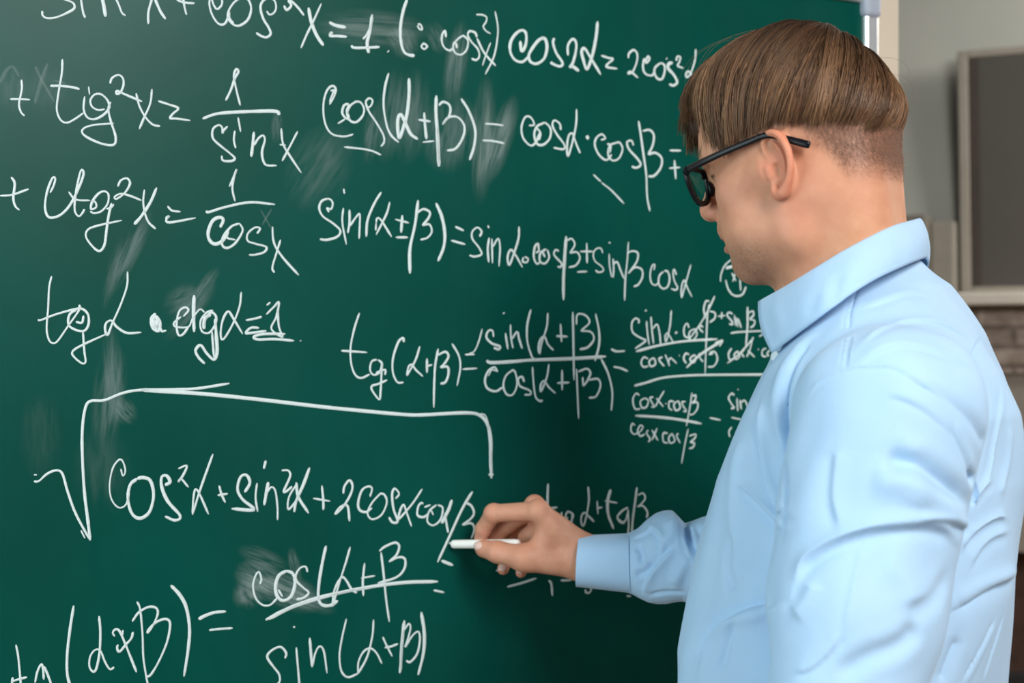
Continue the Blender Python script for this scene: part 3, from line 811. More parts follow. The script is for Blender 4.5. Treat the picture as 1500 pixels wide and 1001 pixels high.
def surface_nets(fn, lo, hi, h, block=8, slack=2.2):
    """mesh the zero set of fn (points (N,3) float32 -> distance) inside a box, evaluated in a narrow band of blocks"""
    lo, hi = np.asarray(lo, float), np.asarray(hi, float)
    nb = np.ceil((hi - lo) / (h * block)).astype(int)
    n = nb * block
    bh = h * block
    bc = [lo[i] + (np.arange(nb[i]) + 0.5) * bh for i in range(3)]
    G = np.stack(np.meshgrid(*bc, indexing='ij'), -1).reshape(-1, 3).astype(f32)
    d = fn(G)
    act = np.abs(d) < bh * 0.87 * slack
    field = np.repeat(np.repeat(np.repeat(np.where(d > 0, 1, -1).reshape(nb), block, 0), block, 1), block, 2).astype(f32)
    ia = np.argwhere(act.reshape(nb))
    loc = np.stack(np.meshgrid(*[np.arange(block)] * 3, indexing='ij'), -1).reshape(-1, 3)
    for s in range(0, len(ia), 1500):
        b = ia[s:s + 1500]
        idx = (b[:, None, :] * block + loc[None]).reshape(-1, 3)
        field[idx[:, 0], idx[:, 1], idx[:, 2]] = fn((lo + idx * h).astype(f32))
    ins = field < 0
    cnt = np.zeros(np.array(field.shape) - 1, np.int8)
    for a in (0, 1):
        for b in (0, 1):
            for c in (0, 1):
                cnt += ins[a:a + cnt.shape[0], b:b + cnt.shape[1], c:c + cnt.shape[2]]
    cell = np.argwhere((cnt > 0) & (cnt < 8))
    vid = np.full(cnt.shape, -1, np.int64)
    vid[cell[:, 0], cell[:, 1], cell[:, 2]] = np.arange(len(cell))
    acc = np.zeros((len(cell), 3))
    num = np.zeros(len(cell))
    corners = [(a, b, c) for a in (0, 1) for b in (0, 1) for c in (0, 1)]
    val = {c: field[cell[:, 0] + c[0], cell[:, 1] + c[1], cell[:, 2] + c[2]] for c in corners}
    for c in corners:
        for ax in range(3):
            if c[ax]:
                continue
            e = list(c)
            e[ax] = 1
            e = tuple(e)
            va, vb = val[c], val[e]
            m = (va < 0) != (vb < 0)
            t = np.zeros(len(cell))
            t[m] = va[m] / (va[m] - vb[m])
            p = np.array(c, float)[None] * np.ones((len(cell), 1))
            p[:, ax] += t
            acc[m] += p[m]
            num[m] += 1
    V = lo + (cell + acc / num[:, None]) * h
    Q = []
    for ax in range(3):
        u, v = (ax + 1) % 3, (ax + 2) % 3
        sl = [slice(None)] * 3
        s2 = [slice(None)] * 3
        sl[ax], s2[ax] = slice(0, -1), slice(1, None)
        x = ins[tuple(sl)] != ins[tuple(s2)]
        e = np.argwhere(x)
        ok = (e[:, u] > 0) & (e[:, v] > 0) & (e[:, u] < cnt.shape[u]) & (e[:, v] < cnt.shape[v]) & (e[:, ax] < cnt.shape[ax])
        e = e[ok]
        flip = ins[e[:, 0], e[:, 1], e[:, 2]]

        def g(du, dv):
            q = e.copy()
            q[:, u] -= du
            q[:, v] -= dv
            return vid[q[:, 0], q[:, 1], q[:, 2]]
        quad = np.stack([g(1, 1), g(0, 1), g(0, 0), g(1, 0)], -1)
        quad[~flip] = quad[~flip][:, ::-1]
        Q.append(quad)
    Q = np.vstack(Q)
    Q = Q[(Q >= 0).all(1)]
    return V, Q


def vnormals(V, Q):
    n = np.cross(V[Q[:, 2]] - V[Q[:, 0]], V[Q[:, 3]] - V[Q[:, 1]])
    N = np.zeros_like(V)
    for k in range(4):
        for c in range(3):
            N[:, c] += np.bincount(Q[:, k], n[:, c], len(V))
    return N / (np.linalg.norm(N, axis=1)[:, None] + 1e-12)


def relax(V, Q, it=2, lam=0.5):
    E = np.vstack([Q[:, [0, 1]], Q[:, [1, 2]], Q[:, [2, 3]], Q[:, [3, 0]]])
    deg = np.bincount(E.ravel(), minlength=len(V)).astype(float)[:, None]
    for _ in range(it):
        S = np.zeros_like(V)
        for c in range(3):
            S[:, c] = np.bincount(E[:, 0], V[E[:, 1], c], len(V)) + np.bincount(E[:, 1], V[E[:, 0], c], len(V))
        V = V + lam * (S / np.maximum(deg, 1) - V)
    return V


def lerp_keys(x, keys):
    k = np.array(keys, float)
    return np.interp(x, k[:, 0], k[:, 1])


def sstep(x, a, b):
    t = np.clip((x - a) / (b - a), 0, 1)
    return t * t * (3 - 2 * t)


# ------------------------------------------------------------------ the person: head frame
ya, pi_, ro = np.radians([32.5, 11.0, -3.0])
HS = 0.99
H0 = np.array([0.2902, 1.42, ZC + 0.1705])
_F = np.array([-np.cos(ya), np.sin(ya), 0])
_L = np.array([-np.sin(ya), -np.cos(ya), 0])
_U = np.array([0, 0, 1.0])
HF = np.cos(pi_) * _F - np.sin(pi_) * _U
_U2 = np.sin(pi_) * _F + np.cos(pi_) * _U
HL = np.cos(ro) * _L + np.sin(ro) * _U2
HU = np.cos(ro) * _U2 - np.sin(ro) * _L
HM = np.array([HF, HL, HU])                    # rows: forward, left, up


def h2w(q):
    return H0 + HS * (np.asarray(q, float) @ HM)


def w2h(p):
    return (np.asarray(p) - H0) @ HM.T / HS


# torso frame
YT = np.radians(22.0)
TF = np.array([-np.cos(YT), np.sin(YT), 0])
TL = np.array([-np.sin(YT), -np.cos(YT), 0])
TC = np.array([0.345, 1.42, 0])

# collar ring (world)
CB, CFr = np.array([0.402, 1.405, ZC + 0.121]), np.array([0.245, 1.445, ZC + 0.044])
CC = (CB + CFr) / 2
NECK0 = h2w((-0.022, 0, -0.02))
NECK1 = CC + np.array([0.008, 0, -0.04])

SH_L = np.array([0.325, 1.235, ZC - 0.062])     # left (near) shoulder, elbow, wrist
EL_L = np.array([0.258, 1.150, ZC - 0.360])
WR_L = np.array([0.215, 1.285, ZC - 0.570])
SH_R = np.array([0.435, 1.580, ZC - 0.055])     # right (far) arm
EL_R = np.array([0.330, 1.620, ZC - 0.285])
WR_R = W(852, 820, 1.775)

# ear contour in head coordinates (forward, up); l is how far it stands out
EAR_OUT = [(0.0035, 0.0075), (0.0080, 0.0180), (0.0070, 0.0275), (-0.0010, 0.0325), (-0.0095, 0.0300), (-0.0160, 0.0215), (-0.0195, 0.0100), (-0.0188, -0.0030), (-0.0150, -0.0130), (-0.0095, -0.0205), (-0.0030, -0.0265), (0.0035, -0.0265), (0.0055, -0.0205), (0.0045, -0.0150)]


def ear_l(f):
    return 0.0735 + 0.44 * np.clip(0.006 - f, -0.006, 0.05)


def head_local(q):
    """distance in head coordinates (metres, unscaled)"""
    q = q.copy()
    side = q[:, 1].copy()
    q[:, 1] = np.abs(q[:, 1])
    d = s_ell(q, (-0.010, 0, 0.040), (0.0965, 0.0745, 0.088))
    d = smin(d, s_ell(q, (0.037, 0, 0.045), (0.063, 0.058, 0.060)), 0.02)
    d = smin(d, s_ell(q, (0.040, 0, -0.028), (0.050, 0.055, 0.068)), 0.02)
    d = smin(d, s_cap(q, (0.004, 0.047, -0.064), (0.064, 0.016, -0.080), 0.0165, 0.0190), 0.024)
    d = smin(d, s_ball(q, (0.0700, 0.0, -0.0805), 0.0205), 0.014)
    d = smin(d, s_cap(q, (0.004, 0.056, -0.010), (0.004, 0.048, -0.064), 0.0140, 0.0145), 0.024)
    d = smin(d, s_ell(q, (0.040, 0.034, -0.045), (0.040, 0.028, 0.040)), 0.02)
    d = smin(d, s_cap(q, (0.060, 0.043, -0.008), (0.012, 0.061, 0.000), 0.0140, 0.0125), 0.02)
    d = smin(d, s_cap(q, (0.0895, 0.008, 0.034), (0.073, 0.045, 0.034), 0.0090, 0.0085), 0.014)
    d = smax(d, -s_ell(q, (0.0925, 0.032, 0.0165), (0.0165, 0.017, 0.0115)), 0.010)
    d = smin(d, s_ball(q, (0.0715, 0.032, 0.0165), 0.0128), 0.004)
    # nose
    d = smin(d, s_cap(q, (0.0890, 0, 0.022), (0.1050, 0, -0.0110), 0.0078, 0.0098), 0.010)
    d = smin(d, s_ball(q, (0.1062, 0, -0.0165), 0.0104), 0.008)
    d = smin(d, s_ell(q, (0.0965, 0.0125, -0.0195), (0.0115, 0.0072, 0.0078)), 0.006)
    d = smax(d, -s_ell(q, (0.1000, 0.0095, -0.0268), (0.0050, 0.0032, 0.0042)), 0.002)
    # lips and philtrum
    d = smin(d, s_cap(q, (0.0890, 0, -0.0380), (0.0860, 0.012, -0.0400), 0.0125, 0.0115), 0.010)
    d = smin(d, s_cap(q, (0.0950, 0.0, -0.0450), (0.0815, 0.0235, -0.0510), 0.0058, 0.0035), 0.005)
    d = smin(d, s_cap(q, (0.0930, 0.0, -0.0600), (0.0810, 0.0220, -0.0545), 0.0068, 0.0035), 0.005)
    d = smax(d, -s_cap(q, (0.1020, 0.0, -0.0525), (0.0850, 0.0235, -0.0525), 0.0024, 0.0012), 0.0025)
    d = smax(d, -s_ell(q, (0.0985, 0.0, -0.0710), (0.0095, 0.020, 0.0050)), 0.007)
    # ears
    ep = [np.array([f, float(ear_l(f)), u]) for f, u in EAR_OUT]
    near = np.abs(q[:, 1] - 0.082) < 0.03
    near &= (np.abs(q[:, 0] + 0.006) < 0.045) & (np.abs(q[:, 2] - 0.003) < 0.055)
    if near.any():
        p = q[near]
        tl = ear_l(p[:, 0]).astype(f32)
        th = np.array([p[:, 0], p[:, 2]]).T
        e2 = None
        # plate of the ear: flattened ellipse following the flare
        cx, cz = -0.0055, 0.0035
        ang = np.radians(12)
        xr = (th[:, 0] - cx) * np.cos(ang) + (th[:, 1] - cz) * np.sin(ang)
        zr = -(th[:, 0] - cx) * np.sin(ang) + (th[:, 1] - cz) * np.cos(ang)
        k0 = np.sqrt((xr / 0.0125) ** 2 + (zr / 0.0275) ** 2)
        rad = (k0 - 1) * 0.0125
        pl = np.sqrt(np.maximum(rad, 0) ** 2 + np.maximum(np.abs(p[:, 1] - tl + 0.0075) - 0.0022, 0) ** 2) - 0.0012
        pl = pl + np.minimum(np.maximum(rad, np.abs(p[:, 1] - tl + 0.0075) - 0.0022), 0)
        e2 = pl.astype(f32)
        rr = [0.0020, 0.0024, 0.0031, 0.0036, 0.0037, 0.0036, 0.0035, 0.0034, 0.0036, 0.0044, 0.0054, 0.0052, 0.0040, 0.0030]
        cm = catmull(np.array(ep), 3)
        rc = np.interp(np.linspace(0, 1, len(cm)), np.linspace(0, 1, len(rr)), rr)
        e2 = smin(e2, s_chain(p, [c for c in cm], list(rc), 0.001), 0.0022)
        # antihelix, crus, tragus, antitragus
        ah = [(-0.004, 0.0225), (-0.0085, 0.0160), (-0.0115, 0.0070), (-0.0115, -0.0030), (-0.0080, -0.0110), (-0.0025, -0.0150)]
        ah = catmull(np.array([[f, float(ear_l(f)) - 0.0022, u] for f, u in ah]), 3)
        e2 = smin(e2, s_chain(p, [c for c in ah], [0.0026] * len(ah), 0.001), 0.0025)
        e2 = smin(e2, s_cap(p, (0.0050, 0.0735, 0.0060), (-0.0065, 0.0765, 0.0055), 0.0026, 0.0016), 0.002)
        e2 = smin(e2, s_cap(p, (0.0065, 0.0750, -0.0005), (0.0065, 0.0745, -0.0085), 0.0042, 0.0034), 0.003)
        e2 = smax(e2, -s_ell(p, (-0.0030, 0.0860, -0.0035), (0.0062, 0.0165, 0.0082)), 0.0015)
        e2 = smax(e2, -s_ell(p, (-0.0010, 0.0835, 0.0155), (0.0060, 0.0075, 0.0080)), 0.0015)
        # back of the concha fills to the head
        e2 = smin(e2, s_ell(p, (-0.0020, 0.0700, 0.0010), (0.0105, 0.0085, 0.0200)), 0.004)
        e2 = smax(e2, -s_ell(p, (-0.0015, 0.0835, -0.0040), (0.0052, 0.0145, 0.0072)), 0.0015)
        d[near] = smin(d[near], e2, 0.0028)
    return d


def neck_fn(p):
    d = s_cap(p, NECK0, NECK1, 0.0600, 0.0640)
    # neck muscle from behind the near ear down to the throat
    d = smin(d, s_cap(p, h2w((-0.026, 0.044, -0.034)), CFr + TL * 0.030 + np.array([0.055, 0, -0.03]), 0.014, 0.013), 0.03)
    d = smin(d, s_cap(p, h2w((-0.060, 0.028, -0.020)), CB + TL * 0.035 + np.array([-0.050, 0, -0.06]), 0.026, 0.030), 0.03)
    d = smin(d, s_cap(p, h2w((-0.060, -0.028, -0.020)), CB - TL * 0.035 + np.array([-0.050, 0, -0.06]), 0.026, 0.030), 0.03)
    return d


def head_fn(p):
    q = ((p - H0.astype(f32)) @ HM.T.astype(f32)) / f32(HS)
    return smin(head_local(q) * f32(HS), neck_fn(p), 0.020)


# ------------------------------------------------------------------ right hand
def HP(px, py, Y):
    return W(px, py, Y)


HAND = {
    'index': ([HP(789, 749, 1.776), HP(723, 752, 1.806), HP(708, 775, 1.823), HP(704, 790, 1.833)], [0.0122, 0.0112, 0.0098, 0.0086]),
    'middle': ([HP(783, 743, 1.803), HP(743, 767, 1.836), HP(728, 783, 1.845), HP(720, 798, 1.848)], [0.0124, 0.0122, 0.0108, 0.0090]),
    'ring': ([HP(788, 752, 1.826), HP(757, 776, 1.862), HP(745, 808, 1.858), HP(737, 834, 1.842)], [0.0115, 0.0104, 0.0090, 0.0076]),
    'little': ([HP(801, 768, 1.842), HP(782, 790, 1.868), HP(771, 818, 1.862), HP(763, 839, 1.846)], [0.0105, 0.0094, 0.0082, 0.0070]),
    'thumb': ([HP(826, 832, 1.770), HP(768, 818, 1.777), HP(729, 809, 1.793), HP(709, 804, 1.806)], [0.0180, 0.0150, 0.0135, 0.0114]),
}


def hand_fn(p):
    w = WR_R
    wr_a, wr_b = HP(855, 810, 1.785), HP(855, 828, 1.785)
    d = None
    for k in ('index', 'middle', 'ring', 'little'):
        pts, rad = HAND[k]
        m = s_cap(p, wr_a if k in ('index', 'middle') else HP(855, 818, 1.80), pts[0], 0.0180, rad[0] + 0.0005)
        d = m if d is None else smin(d, m, 0.012)
    d = smin(d, s_cap(p, wr_b, HAND['thumb'][0][1], 0.0180, 0.0160), 0.014)
    # web between thumb and index, thenar mass
    d = smin(d, s_cap(p, HP(806, 775, 1.783), HP(788, 808, 1.781), 0.0150, 0.0145), 0.012)
    d = smin(d, s_cap(p, HP(797, 772, 1.808), HP(772, 788, 1.835), 0.0150, 0.0120), 0.008)
    d = smin(d, s_cap(p, HP(812, 790, 1.80), HP(806, 812, 1.815), 0.018, 0.016), 0.012)
    fing = None
    for k in ('index', 'middle', 'ring', 'little'):
        pts, rad = HAND[k]
        e = s_chain(p, pts, rad, 0.004)
        # knuckles
        e = smin(e, s_ball(p, pts[1], rad[1] * 1.04), 0.004)
        fing = e if fing is None else smin(fing, e, 0.0016)
    d = smin(d, fing, 0.006)
    pts, rad = HAND['thumb']
    d = smin(d, s_chain(p, pts[1:], rad[1:], 0.005), 0.010)
    # knuckle heads
    d = smin(d, s_ball(p, HAND['index'][0][0] + np.array([0, 0.0, 0.0035]), 0.0108), 0.006)
    d = smin(d, s_ball(p, HAND['middle'][0][0] + np.array([0, 0.0, 0.0050]), 0.0105), 0.005)
    # wrist and forearm
    fa = HP(960, 822, 1.762)
    e = s_cap(p, HP(858, 813, 1.785), fa + np.array([0, 0, 0.006]), 0.0180, 0.024)
    e = smin(e, s_cap(p, HP(858, 824, 1.785), fa - np.array([0, 0, 0.006]), 0.0190, 0.024), 0.02)
    d = smin(d, e, 0.018)
    return d


def torso_params(z):
    """centre shift, half depth and half breadth of the shirt at height z (relative to the camera)"""
    k = np.array([  # z, centre X, half depth, half breadth
        (-0.66, 0.335, 0.125, 0.165), (-0.56, 0.335, 0.132, 0.172), (-0.45, 0.330, 0.146, 0.180), (-0.36, 0.325, 0.158, 0.184), (-0.306, 0.329, 0.159, 0.186), (-0.217, 0.345, 0.153, 0.188), (-0.136, 0.357, 0.146, 0.188),
        (-0.07, 0.368, 0.131, 0.178), (-0.03, 0.371, 0.115, 0.158), (0.007, 0.371, 0.098, 0.125), (0.055, 0.364, 0.070, 0.082), (0.080, 0.350, 0.045, 0.060), (0.12, 0.335, 0.020, 0.025)])
    return [np.interp(z, k[:, 0], k[:, i]) for i in (1, 2, 3)]


TSMOOTH = None


def torso_fn(p, shrink=0.0):
    z = p[:, 2] - ZC
    cx, b, a = torso_params(z)
    x = p[:, 0] - cx
    y = p[:, 1] - 1.42
    u = x * TF[0] + y * TF[1]
    v = x * TL[0] + y * TL[1]
    b, a = b - shrink, a - shrink
    n = 2.25
    k = (np.abs(u / b) ** n + np.abs(v / a) ** n) ** (1 / n)
    d = (k - 1) * np.minimum(a, b) * 0.86
    d = np.maximum(d, np.maximum(-0.66 - z, z - 0.115))
    return d.astype(f32)


def arm_l_fn(p, r=0.0):
    d = s_cap(p, SH_L, SH_L * 0.45 + EL_L * 0.55, 0.0800 + r, 0.0700 + r)
    d = smin(d, s_cap(p, SH_L * 0.45 + EL_L * 0.55, EL_L, 0.0700 + r, 0.0570 + r), 0.02)
    d = smin(d, s_cap(p, EL_L, WR_L, 0.0560 + r, 0.0450 + r), 0.02)
    return d


def shoulders_fn(p, r=0.0):
    d = s_cap(p, CC + np.array([0.03, 0, -0.075]) + TL * 0.03, SH_L + np.array([0.015, 0.01, 0.004]), 0.050 + r, 0.066 + r)
    d = smin(d, s_cap(p, CC + np.array([0.03, 0, -0.075]) - TL * 0.03, SH_R + np.array([0.0, -0.01, 0.0]), 0.062 + r, 0.066 + r), 0.03)
    return d


def arm_r_fn(p, r=0.0):
    return s_cap(p, SH_R, EL_R, 0.074 + r, 0.062 + r)


def shirt_fn(p):
    d = torso_fn(p)
    d = smin(d, shoulders_fn(p), 0.035)
    d = smin(d, s_cap(p, CC + np.array([0.008, 0, -0.005]), CC + np.array([0.02, 0, -0.08]), 0.064, 0.075), 0.02)
    d = smin(d, arm_r_fn(p), 0.02)
    d = smin(d, arm_l_fn(p), 0.012)
    # flat cut at the collar seam, tilted like the collar
    ax = (CB - CFr) / np.linalg.norm(CB - CFr)
    up = np.cross(ax, np.cross(UPV, ax))
    up = up / np.linalg.norm(up)
    cut = ((p - (CC - up * 0.012).astype(f32)) @ up.astype(f32))
    near_neck = ln((p - CC.astype(f32)) * np.array([1, 1, 0.5], f32)) - 0.13
    d = smax(d, np.maximum(cut, -100).astype(f32) - np.maximum(near_neck, 0) * 2, 0.004)
    return d


def torso_body_fn(p):
    d = torso_fn(p, 0.016)
    d = smin(d, shoulders_fn(p, -0.014), 0.04)
    d = smin(d, arm_l_fn(p, -0.020), 0.02)
    d = smin(d, arm_r_fn(p, -0.020), 0.02)
    d = smin(d, s_cap(p, EL_R + np.array([0, 0.01, 0]), HP(960, 822, 1.762), 0.030, 0.024), 0.02)
    d = smin(d, s_cap(p, NECK0, NECK1 + np.array([0.01, 0, -0.05]), 0.052, 0.060), 0.03)
    return d


person = empty('person', (TC[0], TC[1], 0.0), 'person in a light blue shirt and black glasses writing on the green board with chalk', 'person')

# body: head and neck, writing hand and the trunk under the shirt, one mesh
Vh, Qh = surface_nets(head_fn, h2w((0, 0, 0)) - np.array([0.17, 0.16, 0.24]), h2w((0, 0, 0)) + np.array([0.19, 0.16, 0.16]), 0.00125)
Vh = relax(Vh, Qh, 1, 0.30)
zc = ((Vh - CC) @ (np.cross((CB - CFr), np.cross(UPV, (CB - CFr))) / np.linalg.norm(np.cross((CB - CFr), np.cross(UPV, (CB - CFr))))))
keep = zc > -0.05
Qh = Qh[keep[Qh].all(1)]
lo = np.min([p for v in HAND.values() for p in v[0]], 0) - 0.025
Vk, Qk = surface_nets(hand_fn, lo, np.array([0.235, 1.93, ZC - 0.18]), 0.0012)
Vk = relax(Vk, Qk, 2, 0.35)
Vt, Qt = surface_nets(torso_body_fn, (0.05, 1.05, ZC - 0.68), (0.62, 1.85, ZC + 0.2), 0.008)


def skin_colours():
    base = np.array([0.610, 0.295, 0.182])
    q = w2h(Vh)
    f_, l_, u_ = q[:, 0], np.abs(q[:, 1]), q[:, 2]
    c = np.tile(base, (len(Vh), 1))

    def mixin(mask, col):
        c[:] = c * (1 - mask[:, None]) + np.array(col) * mask[:, None]
    # warmer neck side, jaw and ear; paler lower neck
    mixin(0.45 * np.exp(-((f_ + 0.01) / 0.03) ** 2 - ((u_ + 0.045) / 0.04) ** 2), (0.575, 0.255, 0.17))
    mixin(0.45 * np.exp(-((f_ - 0.06) / 0.03) ** 2 - ((u_ + 0.01) / 0.025) ** 2), (0.57, 0.265, 0.18))
    ear = sstep(l_, 0.0735, 0.079) * (np.abs(u_) < 0.045) * (np.abs(f_ + 0.005) < 0.03)
    mixin(0.7 * ear, (0.66, 0.245, 0.15))
    mixin(0.5 * sstep(-u_, 0.05, 0.09) * sstep(-f_, 0.0, 0.04), (0.68, 0.365, 0.210))
    nose = np.exp(-((f_ - 0.105) / 0.014) ** 2 - ((u_ + 0.018) / 0.016) ** 2)
    mixin(0.55 * nose, (0.60, 0.24, 0.17))
    # lips
    lip = np.exp(-((u_ + 0.0535) / 0.0085) ** 4) * (l_ < 0.024) * sstep(f_, 0.084, 0.090)
    mixin(0.75 * lip, (0.46, 0.155, 0.13))
    # beard stubble: chin, jaw and upper lip
    g = rng.random(len(Vh))
    bd = sstep(-u_, 0.045, 0.075) * sstep(f_, 0.012, 0.045) * (1 - lip)
    bd = np.maximum(bd, np.exp(-((u_ + 0.040) / 0.007) ** 2) * sstep(f_, 0.080, 0.088) * 0.7)
    bd *= sstep(0.115 + u_, -0.005, 0.012)
    mixin(np.clip(bd * (0.30 + 0.45 * g), 0, 0.8), (0.25, 0.145, 0.095))
    # clipped hair on the sides and the back of the head
    hl = np.interp(-f_, [-0.07, -0.03, -0.012, 0.004, 0.020, 0.034, 0.046, 0.062, 0.10], [0.045, 0.024, 0.018, 0.038, 0.030, 0.012, -0.006, -0.034, -0.046])
    hm = sstep(u_ - hl, -0.004, 0.040)
    hm = np.where(ear > 0.3, 0, hm)
    hm *= sstep(-f_, -0.05, -0.02)
    mixin(np.clip(hm * (0.52 + 0.4 * g), 0, 0.85), (0.170, 0.088, 0.062))
    # brows and lashes
    br = np.exp(-((u_ - 0.040) / 0.0050) ** 2) * (l_ > 0.009) * (l_ < 0.046) * sstep(f_, 0.066, 0.074)
    mixin(np.clip(br * (0.5 + 0.5 * g), 0, 0.85), (0.10, 0.052, 0.03))
    ls = np.exp(-((u_ - 0.0125) / 0.0016) ** 2) * (np.abs(l_ - 0.032) < 0.013) * sstep(f_, 0.074, 0.078)
    mixin(np.clip(ls, 0, 0.85), (0.05, 0.03, 0.02))
    return c, hm


ch, hair_mask = skin_colours()
ck = np.tile(np.array([0.610, 0.298, 0.192]), (len(Vk), 1))
for k, (pts, rad) in HAND.items():
    for i, w_ in ((1, 0.35), (2, 0.30), (3, 0.55)):
        r2 = ((Vk - pts[i]) ** 2).sum(1)
        m = w_ * np.exp(-r2 / 0.011 ** 2)
        ck = ck * (1 - m[:, None]) + np.array([0.62, 0.235, 0.17]) * m[:, None]
ct = np.tile(np.array([0.610, 0.295, 0.182]), (len(Vt), 1))
body = quad_obj('body', np.vstack([Vh, Vk, Vt]), np.vstack([Qh, Qk + len(Vh), Qt + len(Vh) + len(Vk)]), M_SKIN, col=np.vstack([ch, ck, ct]))
adopt(body, person)

# ------------------------------------------------------------------ shirt
def bvh_of(V, Q):
    return BVHTree.FromPolygons([Vector(v) for v in V], [tuple(int(i) for i in q) for q in Q])


def blur_noise(P, scale, seed):
    """cheap smooth 3D noise from a few random waves"""
    r = np.random.default_rng(seed)
    out = np.zeros(len(P))
    for _ in range(10):
        k = r.normal(size=3)
        k *= scale * r.uniform(0.6, 1.5) / np.linalg.norm(k)
        out += np.sin(P @ k + r.uniform(0, 6.28))
    return out / 10 ** 0.5 / 0.7


Vs_, Qs_ = surface_nets(shirt_fn, (0.05, 1.02, ZC - 0.68), (0.62, 1.85, ZC + 0.16), 0.0021)
Vs_ = relax(Vs_, Qs_, 6, 0.45)
print('shirt verts', len(Vs_))

# folds: photo polyline, half width px, height mm, kind.  V groove, R ridge, S step (ridge on the left of the direction of travel, hollow on the right)
FOLDS = [
    # sleeve: big overhanging fold above the elbow
    ([(1163, 858), (1176, 828), (1198, 810), (1227, 795), (1267, 782), (1306, 775), (1350, 772), (1382, 779), (1398, 795)], 15, 8.0, 'S'),
    ([(1340, 766), (1375, 764), (1400, 768), (1420, 776)], 8, 5.0, 'S'),
    ([(1415, 690), (1424, 705), (1430, 720), (1428, 740)], 8, 10.0, 'G'),
    ([(1295, 669), (1325, 676), (1350, 685), (1386, 710), (1424, 745)], 18, 6.5, 'V'),
    ([(1270, 705), (1320, 712), (1365, 735), (1410, 760)], 22, 4.0, 'R'),
    ([(1222, 655), (1216, 695), (1214, 735), (1226, 778)], 17, 3.0, 'S'),
    ([(1222, 993), (1270, 965), (1320, 945), (1352, 912)], 16, 3.5, 'V'),
    ([(1162, 990), (1191, 979), (1222, 950), (1232, 930)], 7, 3.0, 'S'),
    ([(1160, 905), (1178, 880), (1192, 850)], 14, 3.0, 'R'),
    ([(1259, 797), (1245, 856), (1231, 936)], 9, 1.5, 'S'),
    ([(1330, 640), (1345, 700), (1340, 750)], 20, 2.2, 'R'),
    ([(1390, 620), (1408, 660), (1420, 690)], 10, 3.0, 'S'),
    ([(1395, 840), (1370, 880), (1330, 905)], 16, 2.2, 'V'),
    ([(1290, 820), (1330, 850), (1345, 890)], 24, 2.5, 'R'),
    # chest / arm boundary
    ([(1152, 600), (1153, 650), (1154, 700), (1152, 750), (1146, 795)], 6, 4.5, 'G'),
    ([(1079, 712), (1104, 734), (1130, 759), (1152, 778)], 9, 6.5, 'S'),
    ([(1140, 887), (1104, 894), (1068, 905), (1043, 920), (1029, 943), (1021, 975)], 13, 8.5, 'S'),
    ([(1115, 588), (1112, 624), (1115, 662), (1122, 701), (1137, 737), (1160, 757)], 9, 5.0, 'S'),
    ([(1208, 480), (1162, 530), (1144, 574), (1140, 617), (1152, 660)], 12, 3.5, 'R'),
    ([(1190, 505), (1170, 535), (1156, 575), (1152, 610), (1157, 650)], 7, 5.0, 'V'),
    ([(1090, 640), (1076, 700), (1068, 760), (1078, 820)], 16, 2.5, 'R'),
    ([(1068, 780), (1060, 830), (1072, 868)], 12, 2.2, 'V'),
    ([(1055, 985), (1066, 945), (1082, 905)], 9, 2.5, 'V'),
    # yoke, shoulder
    ([(1266, 455), (1300, 442), (1330, 433), (1360, 432)], 8, 2.0, 'S'),
    ([(1262, 505), (1290, 482), (1320, 470), (1350, 470), (1392, 480), (1442, 505)], 10, 2.6, 'S'),
    ([(1256, 535), (1290, 515), (1330, 508), (1380, 520), (1425, 548)], 10, 2.4, 'S'),
    ([(1300, 580), (1330, 588), (1360, 606), (1392, 636)], 8, 2.0, 'S'),
    ([(1325, 560), (1375, 580), (1420, 620), (1440, 660)], 12, 2.2, 'V'),
    ([(1259, 422), (1253, 437), (1243, 480), (1238, 516), (1238, 541)], 2.8, 2.2, 'V'),
    ([(1252, 422), (1246, 440), (1236, 482), (1231, 516), (1230, 541)], 2.2, 1.1, 'V'),
    ([(1183, 583), (1192, 568), (1208, 554), (1237, 542), (1266, 537), (1306, 539), (1338, 556), (1367, 575), (1390, 597)], 3.6, 2.6, 'S'),
    ([(1450, 484), (1437, 503), (1424, 522)], 2.8, 2.2, 'V'),
    # back under the arm
    ([(1393, 890), (1429, 868), (1465, 853), (1492, 843)], 13, 6.0, 'S'),
    ([(1408, 806), (1422, 790), (1440, 777), (1465, 763), (1478, 764)], 9, 4.5, 'S'),
    ([(1420, 830), (1440, 806), (1460, 790), (1480, 782)], 9, 3.0, 'S'),
    ([(1432, 741), (1447, 721), (1462, 706)], 7, 2.5, 'S'),
    ([(1464, 560), (1466, 610), (1463, 650), (1455, 690), (1440, 715)], 8, 2.0, 'S'),
    ([(1480, 620), (1482, 680), (1470, 730)], 10, 2.0, 'R'),
    ([(1456, 905), (1429, 957), (1405, 1001)], 6, 2.8, 'S'),
    ([(1470, 900), (1452, 955), (1440, 1001)], 5, 2.0, 'S'),
    ([(1400, 930), (1385, 965), (1372, 1001)], 12, 3.0, 'V'),
]


